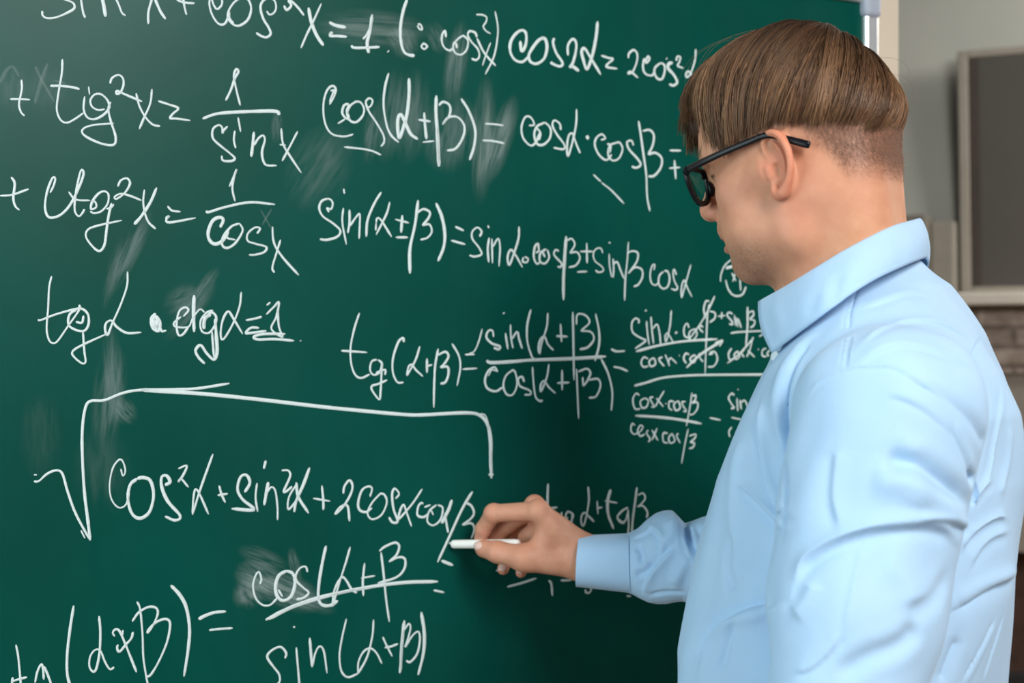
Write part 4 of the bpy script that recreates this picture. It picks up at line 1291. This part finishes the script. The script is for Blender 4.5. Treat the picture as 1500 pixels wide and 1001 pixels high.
def apply_folds(V, Q, folds, gain=1.0):
    N = vnormals(V, Q)
    bvh = bvh_of(V, Q)
    cam_o = Vector((0, 0, ZC))
    D = np.zeros(len(V))
    for pts, w, amp, kind in folds:
        P = catmull(np.array(pts, float), 5)
        hit = []
        for px, py in P:
            d = Vector(((px - 750) / FPX, 1, -(py - 500.5) / FPX)).normalized()
            r = bvh.ray_cast(cam_o, d)
            if r[0] is not None:
                hit.append((np.array(r[0]), np.array(r[1]), r[3]))
        if len(hit) < 3:
            continue
        X = np.array([h[0] for h in hit])
        wd = w / FPX * X[:, 1].mean()
        lo, hi = X.min(0) - 3.2 * wd, X.max(0) + 3.2 * wd
        m = np.where(((V > lo) & (V < hi)).all(1))[0]
        if not len(m):
            continue
        v = V[m]
        best = np.full(len(m), 9.0)
        sgn = np.zeros(len(m))
        tt = np.zeros(len(m))
        for i in range(len(X) - 1):
            ab = X[i + 1] - X[i]
            L2 = ab @ ab + 1e-12
            if L2 > 0.03 ** 2:
                continue
            t = np.clip(((v - X[i]) @ ab) / L2, 0, 1)
            r = v - X[i] - t[:, None] * ab
            dd = np.sqrt((r * r).sum(1))
            k = dd < best
            best[k] = dd[k]
            side = np.cross(N[m], ab)                    # left of travel seen from outside
            sgn[k] = np.sign((r * side).sum(1))[k]
            tt[k] = ((i + t) / (len(X) - 1))[k]
        s = best / wd
        taper = np.clip(np.minimum(tt, 1 - tt) / 0.18, 0, 1)
        taper = 0.12 + 0.88 * taper * taper * (3 - 2 * taper)
        if kind == 'G':
            g = -np.exp(-(s * 1.25) ** 2)
        elif kind == 'V':
            g = -np.exp(-(s * 1.25) ** 2) + 0.14 * np.exp(-((s - 1.7) / 0.7) ** 2)
        elif kind == 'R':
            g = np.exp(-s ** 2)
        else:
            x = s * sgn
            g = np.where(x > 0, 0.62 * np.exp(-(x / 1.25) ** 2), -0.62 * np.exp(-(np.abs(x) / 1.05) ** 1.4)) * np.tanh(np.abs(x) * 3.2)
        vis = np.where((N[m] * (v - np.array(cam_o))).sum(1) < 0.12, 1.0, 0.0)
        D[m] += gain * amp * 0.001 * g * taper * vis
    return V + N * D[:, None]


Vs_ = apply_folds(Vs_, Qs_, FOLDS, 1.25)
Ns_ = vnormals(Vs_, Qs_)
Vs_ = Vs_ + Ns_ * (0.0018 * blur_noise(Vs_, 42, 3) + 0.0009 * blur_noise(Vs_ * np.array([1, 1, 0.6]), 95, 5))[:, None]
Vs_ = relax(Vs_, Qs_, 2, 0.4)

# far sleeve: lofted from the measured outline, gathered behind the cuff
SLV = [(914, 783.5, 866, 1.766, 0.0385), (924, 781, 869, 1.764, 0.0432), (936, 775, 875.5, 1.760, 0.046), (949, 762.5, 881.5, 1.756, 0.052), (962, 753, 883.5, 1.752, 0.055), (974, 749, 883.5, 1.748, 0.056), (986, 748.5, 881, 1.742, 0.056), (996, 759, 879.5, 1.736, 0.053), (1004, 768, 881, 1.731, 0.052),
       (1016, 764.5, 882, 1.724, 0.055), (1035, 757.5, 884, 1.712, 0.057), (1060, 752, 890, 1.698, 0.058), (1090, 752, 898, 1.680, 0.060), (1125, 760, 908, 1.660, 0.060), (1160, 775, 918, 1.640, 0.058), (1185, 800, 920, 1.625, 0.050)]
SL = np.array(SLV)
xs = np.linspace(SL[0, 0], SL[-1, 0], 200)
from_keys = [np.interp(xs, SL[:, 0], SL[:, i]) for i in range(1, 5)]
kern = np.array([1, 2, 3, 2, 1]) / 9.0
sm = [np.convolve(np.pad(a, 2, mode='edge'), kern, 'valid') for a in from_keys]
na = 150
aa = np.linspace(0, 2 * np.pi, na, endpoint=False)
R_ = []
for x, top, bot, Y, ry in zip(xs, *sm):
    c = W(x, (top + bot) / 2, Y)
    hz = (bot - top) / 2 / FPX * Y
    n = 2.35
    ca, sa = np.cos(aa), np.sin(aa)
    k = (np.abs(ca) ** n + np.abs(sa) ** n) ** (-1 / n)
    R_.append(c + np.stack([0 * aa, -ca * k * ry, sa * k * hz], -1))
Vr = np.array(R_).reshape(-1, 3)
i, j = np.meshgrid(np.arange(len(xs) - 1), np.arange(na), indexing='ij')
Qr = np.stack([i * na + j, i * na + (j + 1) % na, (i + 1) * na + (j + 1) % na, (i + 1) * na + j], -1).reshape(-1, 4)[:, ::-1]
if (vnormals(Vr, Qr) * (Vr - Vr.mean(0))).sum() < 0:
    Qr = Qr[:, ::-1]
FOLDS_R = [
    ([(1000, 757), (1006, 775), (1012, 793), (1020, 822)], 5, 4.5, 'V'),
    ([(988, 800), (974, 814), (958, 832), (946, 852), (942, 868)], 8, 5.0, 'S'),
    ([(950, 772), (962, 782), (969, 794), (964, 812)], 7, 3.6, 'S'),
    ([(932, 800), (940, 812), (938, 828)], 6, 2.2, 'V'),
    ([(986, 758), (985, 780), (975, 800)], 9, 2.8, 'R'),
    ([(985, 860), (1000, 835), (1010, 815)], 9, 2.5, 'R'),
    ([(930, 845), (944, 838), (956, 826)], 6, 2.0, 'V'),
    ([(950, 872), (975, 868), (1005, 868)], 4, 1.6, 'V'),
    ([(928, 790), (945, 782), (958, 770)], 6, 2.0, 'S'),
    ([(1018, 770), (1030, 800), (1026, 840)], 8, 2.0, 'V'),
]
Vr = apply_folds(Vr, Qr, FOLDS_R, 1.7)
Vr = relax(Vr, Qr, 1, 0.3)
shirt = quad_obj('shirt', np.vstack([Vs_, Vr]), np.vstack([Qs_, Qr + len(Vs_)]), M_SHIRT)
adopt(shirt, person)

# cuff
CU = []
for t in np.linspace(0, 1, 14):
    top = W(849 + 73 * t, 785.5 - 3.0 * t, 1.782 - 0.018 * t)
    bot = W(845 + 80 * t, 858.5 + 9.0 * t, 1.782 - 0.018 * t)
    CU.append((top, bot, 0.037 + 0.004 * t))


def cuff_rings(inset):
    out = []
    for top, bot, ry in CU:
        c = (top + bot) / 2
        e = (top - bot) / 2
        hz = np.linalg.norm(e)
        e = e / hz
        n = 2.5
        ca, sa = np.cos(aa), np.sin(aa)
        k = (np.abs(ca) ** n + np.abs(sa) ** n) ** (-1 / n)
        out.append(c + (-ca * k * (ry - inset))[:, None] * np.array([0.12, 0.99, 0]) + (sa * k * (hz - inset))[:, None] * e)
    return out


rings = cuff_rings(0.0) + cuff_rings(0.003)[::-1]
rings = rings + [rings[0]]
Vc = np.array(rings[:-1]).reshape(-1, 3)
nr = len(rings) - 1
i, j = np.meshgrid(np.arange(nr), np.arange(na), indexing='ij')
Qc = np.stack([i * na + j, i * na + (j + 1) % na, ((i + 1) % nr) * na + (j + 1) % na, ((i + 1) % nr) * na + j], -1).reshape(-1, 4)[:, ::-1]
cuff = quad_obj('cuff', Vc, Qc, M_SHIRT)
md = cuff.modifiers.new('edge', 'EDGE_SPLIT')
md.split_angle = math.radians(50)
adopt(cuff, person)
cuff.parent = shirt
cuff.matrix_parent_inverse = (shirt.matrix_parent_inverse @ Matrix.Identity(4)).inverted() if False else Matrix.Identity(4)


def sub(o, parent_obj):
    """third level: parent_obj sits at its own parent's cancelled origin, so identity keeps o in place"""
    o.parent = parent_obj
    o.matrix_parent_inverse = Matrix.Identity(4)
    return o


# collar: fall from the folded top edge, standing band inside
TOPK = [(1350, 320, 1.405), (1338, 323, 1.375), (1310, 331, 1.342), (1275, 347, 1.328), (1235, 368, 1.324), (1190, 395, 1.336), (1150, 419, 1.364), (1110, 441, 1.405)]
BOTK = [(1357.5, 378, 1.405), (1347, 381, 1.362), (1322, 391, 1.325), (1285, 408, 1.305), (1248, 430, 1.298), (1205, 461, 1.305), (1165, 491, 1.330), (1130, 517, 1.362)]
near_t = catmull(np.array([W(*k) for k in TOPK]), 7)
near_b = catmull(np.array([W(*k) for k in BOTK]), 7)
# far side: mirror the near side through the body's mid plane
mid_p = CC.copy()


def mirror_pts(P):
    d = (P - CB) @ TL
    return P - 2 * d[:, None] * TL


def collar_loop():
    tn, bn = near_t, near_b
    tf, bf = mirror_pts(near_t)[1:][::-1], mirror_pts(near_b)[1:][::-1]
    return np.vstack([tf, tn]), np.vstack([bf, bn])


ct_, cb_ = collar_loop()
axis_c = CC


def out_dir(P):
    d = P - np.array([CC[0], CC[1], 0])
    d[:, 2] = 0
    return d / np.linalg.norm(d, axis=1)[:, None]


od = out_dir(ct_.copy())
rows = []
m_ = 12
for k in range(m_ + 1):
    t = k / m_
    r = cb_ * (1 - t) + ct_ * t + od * (0.0045 * math.sin(math.pi * t) ** 1.0)
    rows.append(r)
rows[-1] = ct_ + od * 0.0 - UPV * 0.0008
rows.append(ct_ - od * 0.0016 + UPV * 0.0004)
rows.append(ct_ - od * 0.0036 - UPV * 0.0010)
for k in range(1, 6):
    rows.append(ct_ - od * (0.0042 + 0.0002 * k) - UPV * (0.0068 * k))
nrow, ncol = len(rows), len(ct_)
Vcol = np.array(rows).reshape(-1, 3)
i, j = np.meshgrid(np.arange(nrow - 1), np.arange(ncol - 1), indexing='ij')
Qcol = np.stack([i * ncol + j, i * ncol + j + 1, (i + 1) * ncol + j + 1, (i + 1) * ncol + j], -1).reshape(-1, 4)
nn = vnormals(Vcol, Qcol)
if (nn[:ncol] * od).sum() < 0:
    Qcol = Qcol[:, ::-1]
FOLDS_C = [([(1232, 400), (1226, 415), (1222, 432), (1222, 445)], 9, 1.8, 'V'), ([(1262, 372), (1245, 395), (1238, 420)], 16, 1.2, 'R'),
           ([(1200, 425), (1190, 445), (1188, 465)], 12, 1.2, 'V'), ([(1130, 446), (1140, 470), (1142, 498)], 10, 1.0, 'R'), ([(1320, 345), (1322, 362), (1326, 380)], 14, 1.0, 'V')]
STITCH = [np.array([(x, y - 5.5) for x, y, _ in BOTK[1:]])]
Vcol = apply_folds(Vcol, Qcol, FOLDS_C + [(STITCH[0].tolist(), 1.6, 0.45, 'V')])
collar = quad_obj('collar', Vcol, Qcol, M_SHIRT)
md = collar.modifiers.new('thick', 'SOLIDIFY')
md.thickness = 0.0016
md.offset = -1
sub(collar, shirt)
sub(cuff, shirt)
# button below the collar point
bp = W(1136, 522, 1.372)
bn_ = np.array([-0.75, -0.60, 0.25])
bn_ /= np.linalg.norm(bn_)
V, F = tube([bp - bn_ * 0.0015, bp - bn_ * 0.0003, bp + bn_ * 0.0012, bp + bn_ * 0.0016], [0.0040, 0.0052, 0.0052, 0.0040], 20)
button = sub(mesh_obj('button', V, F, M_BUTTON), shirt)
button.data.polygons.foreach_set('use_smooth', [True] * len(button.data.polygons))
button['label'] = 'small pearly shirt button'

# ------------------------------------------------------------------ trousers and shoes (below the frame)
HIP = np.array([0.335, 1.42, 0])


def trouser_fn(p):
    d = s_ell(p, HIP + UPV * 0.90, (0.165, 0.175, 0.16))
    for sg, fwd in ((1, 0.03), (-1, -0.02)):
        hip = HIP + TL * 0.085 * sg + UPV * 0.86
        kn = HIP + TL * 0.10 * sg + TF * (0.03 + fwd) + UPV * 0.48
        an = HIP + TL * 0.11 * sg + TF * fwd + UPV * 0.06
        d = smin(d, s_cap(p, hip, kn, 0.095, 0.072), 0.03)
        d = smin(d, s_cap(p, kn, an, 0.072, 0.062), 0.02)
    d = smax(d, p[:, 2] - f32(0.985), 0.01)
    return smax(d, f32(0.03) - p[:, 2], 0.004)


Vp, Qp = surface_nets(trouser_fn, (0.02, 1.1, -0.02), (0.65, 1.75, 1.08), 0.011)
adopt(quad_obj('trousers', Vp, Qp, M_TROUSER), person)


def shoe_fn(a):
    def fn(p):
        d = s_cap(p, a - TF * 0.04 + UPV * 0.04, a + TF * 0.14 + UPV * 0.035, 0.040, 0.036)
        d = smin(d, s_cap(p, a - TF * 0.03 + UPV * 0.06, a + TF * 0.02 + UPV * 0.07, 0.042, 0.040), 0.03)
        return smax(d, f32(0.001) - p[:, 2], 0.003)
    return fn


for sg, fwd in ((1, 0.03), (-1, -0.02)):
    a = HIP + TL * 0.11 * sg + TF * fwd
    Vz, Qz = surface_nets(shoe_fn(a), a - np.array([0.25, 0.16, 0.02]), a + np.array([0.12, 0.2, 0.14]), 0.007)
    adopt(quad_obj('shoe', Vz, Qz, M_SHOE), person)

# ------------------------------------------------------------------ hair: long bowl cut over clipped sides
HC = np.array([-0.010, 0.0, 0.040])
HR = dict(front=0.137, back=0.106, side=0.0865, up=0.113, down=0.062)


def hem_u(f, l):
    """height of the lower edge of the long hair around the head"""
    a = np.interp(f, [-0.13, -0.118, -0.10, -0.083, -0.059, -0.033, -0.005, 0.012, 0.024, 0.041, 0.056, 0.064, 0.070, 0.079], [0.013, 0.0125, 0.011, 0.018, 0.030, 0.037, 0.042, 0.041, 0.038, 0.034, 0.032, 0.033, 0.060, 0.092])
    front = np.interp(l, [-0.07, -0.045, -0.030, -0.020, -0.004, 0.004, 0.030], [0.05, 0.080, 0.066, 0.050, 0.056, 0.090, 0.096])
    return np.where(f > 0.079, front, a)


def shell(dirs, inset=0.0):
    """point of the hair shell in head coordinates along unit directions from HC"""
    x, y, z = dirs[:, 0], dirs[:, 1], dirs[:, 2]
    rf = np.where(x > 0, HR['front'], HR['back']) - inset
    rs = HR['side'] - inset
    ru = np.where(z > 0, HR['up'], HR['down']) - inset
    # fuller at the front, rounder at the back
    p = 2.0 + 0.65 * np.clip(x, 0, 1) - 0.42 * np.clip(-x, 0, 1) * (z > 0)
    hor = np.sqrt((x / rf) ** 2 + (y / rs) ** 2)
    k = (hor ** p + np.abs(z / ru) ** p) ** (1 / p)
    return HC + dirs / k[:, None]


wh = np.array([-0.045, -0.042, 0.10])
wh /= np.linalg.norm(wh)
e1 = np.array([1.0, 0, 0]) - wh * wh[0]
e1 /= np.linalg.norm(e1)
e2 = np.cross(wh, e1)


def hair_dirs(phi, th):
    return (np.cos(th)[:, None] * wh + np.sin(th)[:, None] * (np.cos(phi)[:, None] * e1 + np.sin(phi)[:, None] * e2))


def hem_theta(phi, inset=0.0, dn=None):
    """polar angle at which each azimuth reaches the hem"""
    ths = np.linspace(0.3, 2.5, 90)
    res = np.full(len(phi), 2.4)
    found = np.zeros(len(phi), bool)
    for t in ths:
        q = shell(hair_dirs(phi, np.full(len(phi), t)), inset)
        h = hem_u(q[:, 0], q[:, 1]) + (0 if dn is None else dn)
        k = (q[:, 2] < h) & ~found
        res[k] = t
        found |= k
    return res


# dark under-cap
nph, nth = 120, 40
ph = np.linspace(-np.pi, np.pi, nph, endpoint=False)
th_end = hem_theta(ph, 0.012, np.full(nph, 0.006))
for _ in range(2):
    th_end = 0.5 * th_end + 0.25 * (np.roll(th_end, 1) + np.roll(th_end, -1))
cap = []
for k in range(nth):
    cap.append(shell(hair_dirs(ph, 0.02 + (th_end - 0.02) * k / (nth - 1)), 0.0105))
for k in range(1, 5):                                  # tuck the lower edge back to the scalp
    q = cap[nth - 1].copy()
    d = q - HC
    d[:, 2] = 0
    q -= d / np.linalg.norm(d, axis=1)[:, None] * 0.006 * k
    q[:, 2] += 0.0015 * k
    cap.append(q)
nrow = len(cap)
Vcap = h2w(np.array(cap).reshape(-1, 3))
i, j = np.meshgrid(np.arange(nrow - 1), np.arange(nph), indexing='ij')
Qcap = np.stack([i * nph + j, i * nph + (j + 1) % nph, (i + 1) * nph + (j + 1) % nph, (i + 1) * nph + j], -1).reshape(-1, 4)
Ccap = np.tile(np.array([0.045, 0.024, 0.014]), (len(Vcap), 1))


def strands(P, radius, tip, colour, colour_tip=None, mixt=None):
    """3-sided tapered strands: P (n, k, 3) head coordinates"""
    n, k, _ = P.shape
    Wp = h2w(P.reshape(-1, 3)).reshape(n, k, 3)
    T = np.gradient(Wp, axis=1)
    T /= np.linalg.norm(T, axis=2)[..., None] + 1e-12
    ref = Wp - H0
    S = np.cross(T, ref)
    S /= np.linalg.norm(S, axis=2)[..., None] + 1e-12
    Nn = np.cross(S, T)
    t = np.linspace(0, 1, k)
    r = (radius[:, None] * np.interp(t, [0, 0.1, 0.75, 1], [0.7, 1, 0.9, tip])[None])[..., None]
    V = np.stack([Wp + r * (np.cos(a) * S + np.sin(a) * Nn) for a in (math.pi / 2, math.pi * 7 / 6, math.pi * 11 / 6)], 2)
    b = (np.arange(n)[:, None, None] * k + np.arange(k - 1)[None, :, None]) * 3
    j = np.arange(3)[None, None, :]
    Q = np.stack([b + j, b + (j + 1) % 3, b + 3 + (j + 1) % 3, b + 3 + j], -1).reshape(-1, 4)
    c = np.repeat(colour[:, None, :], k, 1)
    if colour_tip is not None:
        g = mixt[:, :, None]
        c = c * (1 - g) + colour_tip[:, None, :] * g
    c = np.repeat(c, 3, 1).reshape(-1, 3)
    return V.reshape(-1, 3), Q, c


def strand_colours(n, ph):
    c0, c1, c2 = np.array([0.028, 0.014, 0.0075]), np.array([0.110, 0.052, 0.024]), np.array([0.25, 0.135, 0.065])
    a = np.clip(0.5 + 0.28 * np.sin(ph * 23 + 3 * np.sin(ph * 7)) + 0.22 * np.sin(ph * 57) + rng.normal(0, 0.22, n), 0, 1)[:, None]
    b = (rng.random(n)[:, None] < 0.16)
    root = c0 * (1 - a * 0.45) + c1 * a * 0.45
    tipc = c1 * (1 - a * 0.75) + c2 * a * 0.75
    tipc = np.where(b, c2, tipc)
    v = np.exp(rng.normal(-0.05, 0.30, n))[:, None]
    return root * v, tipc * v


ns, ks = 11000, 13
phi = rng.uniform(-np.pi, np.pi, ns)
clump = 0.020 * np.sin(phi * 37 + 2 * np.sin(phi * 11)) + 0.012 * np.sin(phi * 83)
wav_a, wav_p, wav_k = rng.normal(0, 0.010, ns), rng.uniform(0, 6.28, ns), rng.uniform(4, 9, ns)
inset = 0.011 * rng.random(ns) ** 1.5 + 0.0022 * (1 + np.sin(phi * 31 + 2 * np.sin(phi * 13)))
hem_off = rng.normal(0, 0.0022, ns) + 0.0022 * np.sin(phi * 61) + 0.010 * (rng.random(ns) ** 5)
tend = hem_theta(phi, 0.004, hem_off)
t0 = rng.random(ns) ** 1.4 * 0.66
drift = rng.normal(0, 0.075, ns)
ncl = 150
cl_edges = np.sort(rng.uniform(-np.pi, np.pi, ncl))
cl_i = np.clip(np.searchsorted(cl_edges, phi), 1, ncl - 1)
cl_c = 0.5 * (cl_edges[cl_i] + cl_edges[cl_i - 1])
cl_s = rng.uniform(0.1, 0.85, ncl)[cl_i]
cl_s = np.where(np.abs(cl_c - phi) > 0.12, 0, cl_s)
hem_off = hem_off + rng.normal(0, 0.0030, ncl)[cl_i]
inset = inset + rng.uniform(0, 0.0045, ncl)[cl_i]
tend = hem_theta(phi, 0.004, hem_off)
P = np.zeros((ns, ks, 3))
TT = np.zeros((ns, ks))
for k in range(ks):
    s = k / (ks - 1)
    t = t0 + (1 - t0) * s
    TT[:, k] = t
    th = 0.03 + (tend - 0.03) * t
    w = phi + (cl_c - phi) * cl_s * t ** 1.5 + clump * t + drift * (s - 0.5) + 0.25 * (1 - t) ** 2 * np.sin(phi * 5) + wav_a * np.sin(wav_k * t + wav_p)
    q = shell(hair_dirs(w, th), 0)
    lift = inset * (0.4 + 0.6 * t) + 0.0035 * (1 - sstep(t, 0.0, 0.35))
    d = q - HC
    P[:, k] = q - d / np.linalg.norm(d, axis=1)[:, None] * lift[:, None]
# the ends curl slightly in towards the head
r0, r1 = strand_colours(ns, phi)
Vst, Qst, Cst = strands(P, rng.uniform(0.00028, 0.00052, ns), 0.25, r0, r1, sstep(TT, 0.22, 0.92))

# loose flyaways
nf = 16
phf = rng.uniform(-np.pi, np.pi, nf)
Pf = np.zeros((nf, 10, 3))
tf = hem_theta(phf)
st = rng.uniform(0.15, 0.6, nf)
amp = rng.uniform(0.004, 0.016, nf)
for k in range(10):
    s = k / 9
    q = shell(hair_dirs(phf + 0.35 * s * np.sin(phf * 9), 0.03 + tf * (st + 0.33 * s)), 0)
    d = q - HC
    Pf[:, k] = q + d / np.linalg.norm(d, axis=1)[:, None] * (amp * math.sin(math.pi * min(1, s * 0.8)))[:, None]
Vfl, Qfl, Cfl = strands(Pf, np.full(nf, 0.00013), 0.4, np.tile([0.16, 0.09, 0.05], (nf, 1)))

# clipped stubble hairs on sides and nape
Nh = vnormals(Vh, Qh)
cand = np.where((hair_mask > 0.22) & (w2h(Vh)[:, 2] < 0.06))[0]
pick = rng.choice(cand, min(11000, len(cand)), replace=False)
pick = pick[rng.random(len(pick)) < hair_mask[pick] * 1.2]
hq = w2h(Vh[pick])
hn = Nh[pick] @ HM.T
down = np.tile(np.array([-0.35, 0, -1.0]), (len(pick), 1)) + rng.normal(0, 0.25, (len(pick), 3))
ln_ = (0.0012 + 0.0040 * hair_mask[pick] ** 1.5)[:, None] * rng.uniform(0.6, 1.2, (len(pick), 1))
tipd = hn * 0.55 + (down - (down * hn).sum(1)[:, None] * hn) * 0.8
Ps = np.stack([hq - hn * 0.0003, hq + hn * 0.0004 * 1 + tipd * ln_ * 0.5, hq + tipd * ln_], 1)
cs = np.array([0.17, 0.095, 0.062])[None] * rng.uniform(0.6, 1.5, (len(pick), 1))
Vsb, Qsb, Csb = strands(Ps, np.full(len(pick), 0.00011), 0.2, cs)

oV, oQ, oC, off = [], [], [], 0
for v, q, c in ((Vcap, Qcap, Ccap), (Vst, Qst, Cst), (Vfl, Qfl, Cfl), (Vsb, Qsb, Csb)):
    oV.append(v)
    oQ.append(q + off)
    oC.append(c)
    off += len(v)
hair = quad_obj('hair', np.vstack(oV), np.vstack(oQ), M_HAIR, col=np.vstack(oC))
hair['label'] = 'brown bowl cut hair over clipped sides'
hair['kind'] = 'stuff'
adopt(hair, person)

# thumb and finger nails
def nail(tip, prev, nrm, w, l):
    """slightly curved plate on the back of a fingertip"""
    ax = (tip - prev) / np.linalg.norm(tip - prev)
    nrm = nrm - (nrm @ ax) * ax
    nrm /= np.linalg.norm(nrm)
    sd = np.cross(ax, nrm)
    V = []
    for i in range(9):
        for j in range(7):
            s, t = i / 8 * 2 - 1, j / 6 * 2 - 1
            rr = math.sqrt(max(0.0, 1 - 0.55 * abs(s) ** 4))
            V.append(ax * (l * s) + sd * (w * t * rr) - nrm * (0.55 * w * t * t + 0.10 * l * s * s))
    return np.array(V), nrm


for k, w_, l_, nrm in (('thumb', 0.0068, 0.0078, np.array([0.10, -0.96, 0.30])), ('ring', 0.0050, 0.0058, np.array([-0.3, -0.9, -0.1])), ('little', 0.0046, 0.0052, np.array([-0.3, -0.9, -0.1]))):
    pts, rad = HAND[k]
    V, nm = nail(pts[3], pts[2], nrm, w_, l_)
    c = pts[3] + nm * (rad[3] + 0.0004) + (pts[3] - pts[2]) / np.linalg.norm(pts[3] - pts[2]) * 0.001
    V = V + c
    i, j = np.meshgrid(np.arange(8), np.arange(6), indexing='ij')
    b = (i * 7 + j).reshape(-1)
    Q = np.stack([b, b + 1, b + 8, b + 7], -1)
    o = quad_obj('fingernail', V, Q, M_NAIL)
    m = o.modifiers.new('thick', 'SOLIDIFY')
    m.thickness = 0.0006
    m.offset = 0
    adopt(o, person)

# ------------------------------------------------------------------ glasses
GC = h2w((0.098, 0, 0.010))
glasses = empty('eyeglasses', GC, 'black framed eyeglasses worn low on the nose', 'eyeglasses')


def lens_outline(sg, grow=0.0):
    """closed lens outline, sg = +1 left lens; width runs along l, tilted and wrapped"""
    pts = [(0.011, 0.021), (0.030, 0.0235), (0.052, 0.0235), (0.0595, 0.020), (0.0582, 0.010), (0.0520, 0.000), (0.0430, -0.0062), (0.031, -0.0078), (0.019, -0.0050), (0.0115, 0.004)]
    P = np.array(pts + pts[:3])
    P = catmull(P, 6)[6:6 + len(pts) * 6]
    c = P.mean(0)
    d = P - c
    P = c + d * (1 + grow / np.linalg.norm(d, axis=1)[:, None])
    l, u = P[:, 0], P[:, 1]
    f = 0.1035 - 0.11 * np.clip(l - 0.03, 0, 1) ** 1 * 0.9 - 0.03 * (0.02 - u)
    return np.stack([f, sg * l, u], -1)


def ring_mesh(inner, outer, depth):
    n = len(inner)
    off = np.array([depth, 0, 0])
    V = np.vstack([inner, outer, outer - off, inner - off])
    F = []
    for k in range(n):
        j = (k + 1) % n
        for a, b in ((0, 1), (1, 2), (2, 3), (3, 0)):
            F.append((a * n + k, a * n + j, b * n + j, b * n + k))
    return V, F


parts = []
for sg in (1, -1):
    parts.append(ring_mesh(lens_outline(sg, 0.0), lens_outline(sg, 0.0056), 0.0042))
br = catmull(np.array([(0.1020, 0.0125, 0.0185), (0.1045, 0.006, 0.0215), (0.1052, 0.0, 0.0222), (0.1045, -0.006, 0.0215), (0.1020, -0.0125, 0.0185)]), 5)
parts.append(tube(br, 0.0021, 10, flat=(0.9, 1.3)))
for sg in (1, -1):
    parts.append(tube(np.array([(0.0975, sg * 0.060, 0.0205), (0.0965, sg * 0.0655, 0.0212), (0.0930, sg * 0.0690, 0.0215)]), 0.0036, 10, flat=(0.8, 1.3)))
V, F = join_parts(parts)
gf = mesh_obj('frame_front', h2w(V), F, M_BLACK)
m = gf.modifiers.new('bev', 'BEVEL')
m.width, m.segments, m.limit_method = 0.0007, 2, 'ANGLE'
adopt(gf, glasses)
for sg in (1, -1):
    ln_out = lens_outline(sg, 0.0006)
    c = ln_out.mean(0)
    n = len(ln_out)
    V = np.vstack([ln_out - np.array([0.0014, 0, 0]), ln_out - np.array([0.0028, 0, 0]), [c - np.array([0.0008, 0, 0])], [c - np.array([0.0024, 0, 0])]])
    F = [(k, (k + 1) % n, 2 * n) for k in range(n)] + [((k + 1) % n + n, k + n, 2 * n + 1) for k in range(n)] + [(k, k + n, (k + 1) % n + n, (k + 1) % n) for k in range(n)]
    adopt(mesh_obj('lens', h2w(V), F, M_LENS), glasses)
    tp = catmull(np.array([(0.0935, sg * 0.0690, 0.0215), (0.070, sg * 0.0745, 0.0245), (0.045, sg * 0.0775, 0.0275), (0.020, sg * 0.0785, 0.0300), (0.006, sg * 0.0785, 0.0315), (-0.004, sg * 0.0785, 0.0300), (-0.018, sg * 0.0780, 0.0225), (-0.0385, sg * 0.0765, 0.0110)]), 8)
    rr = np.interp(np.linspace(0, 1, len(tp)), [0, 0.3, 0.75, 0.98, 1], [0.0034, 0.0029, 0.0027, 0.0033, 0.0028])
    V, F = tube(tp, rr, 12, flat=(0.62, 1.15))
    adopt(mesh_obj('temple', h2w(V), F, M_BLACK), glasses)
    V, F = tube(np.array([(0.0990, sg * 0.0120, 0.014), (0.0960, sg * 0.0115, 0.009), (0.0950, sg * 0.0120, 0.003), (0.0965, sg * 0.0135, -0.002)]), [0.0020, 0.0046, 0.0050, 0.0024], 10, flat=(0.7, 1.1), up=(0, 1, 0))
    adopt(mesh_obj('nose_pad', h2w(V), F, M_BLACK), glasses)

# ------------------------------------------------------------------ chalk stick
ca, cb = on_board(662, 797.5, 0.0042), W(761, 797, 1.7935)
t_ = np.array([0, 0.012, 0.04, 0.5, 0.93, 0.975, 0.995, 1.0])
rad_ = np.array([0.0034, 0.0049, 0.0055, 0.0058, 0.0060, 0.0056, 0.0042, 0.002])
V, F = tube(ca + t_[:, None] * (cb - ca), rad_, 24)
stick = mesh_obj('chalk_stick', V, F, M_STICK)
tagthing(stick, 'white stick of chalk held between thumb and fingers against the board', 'chalk')
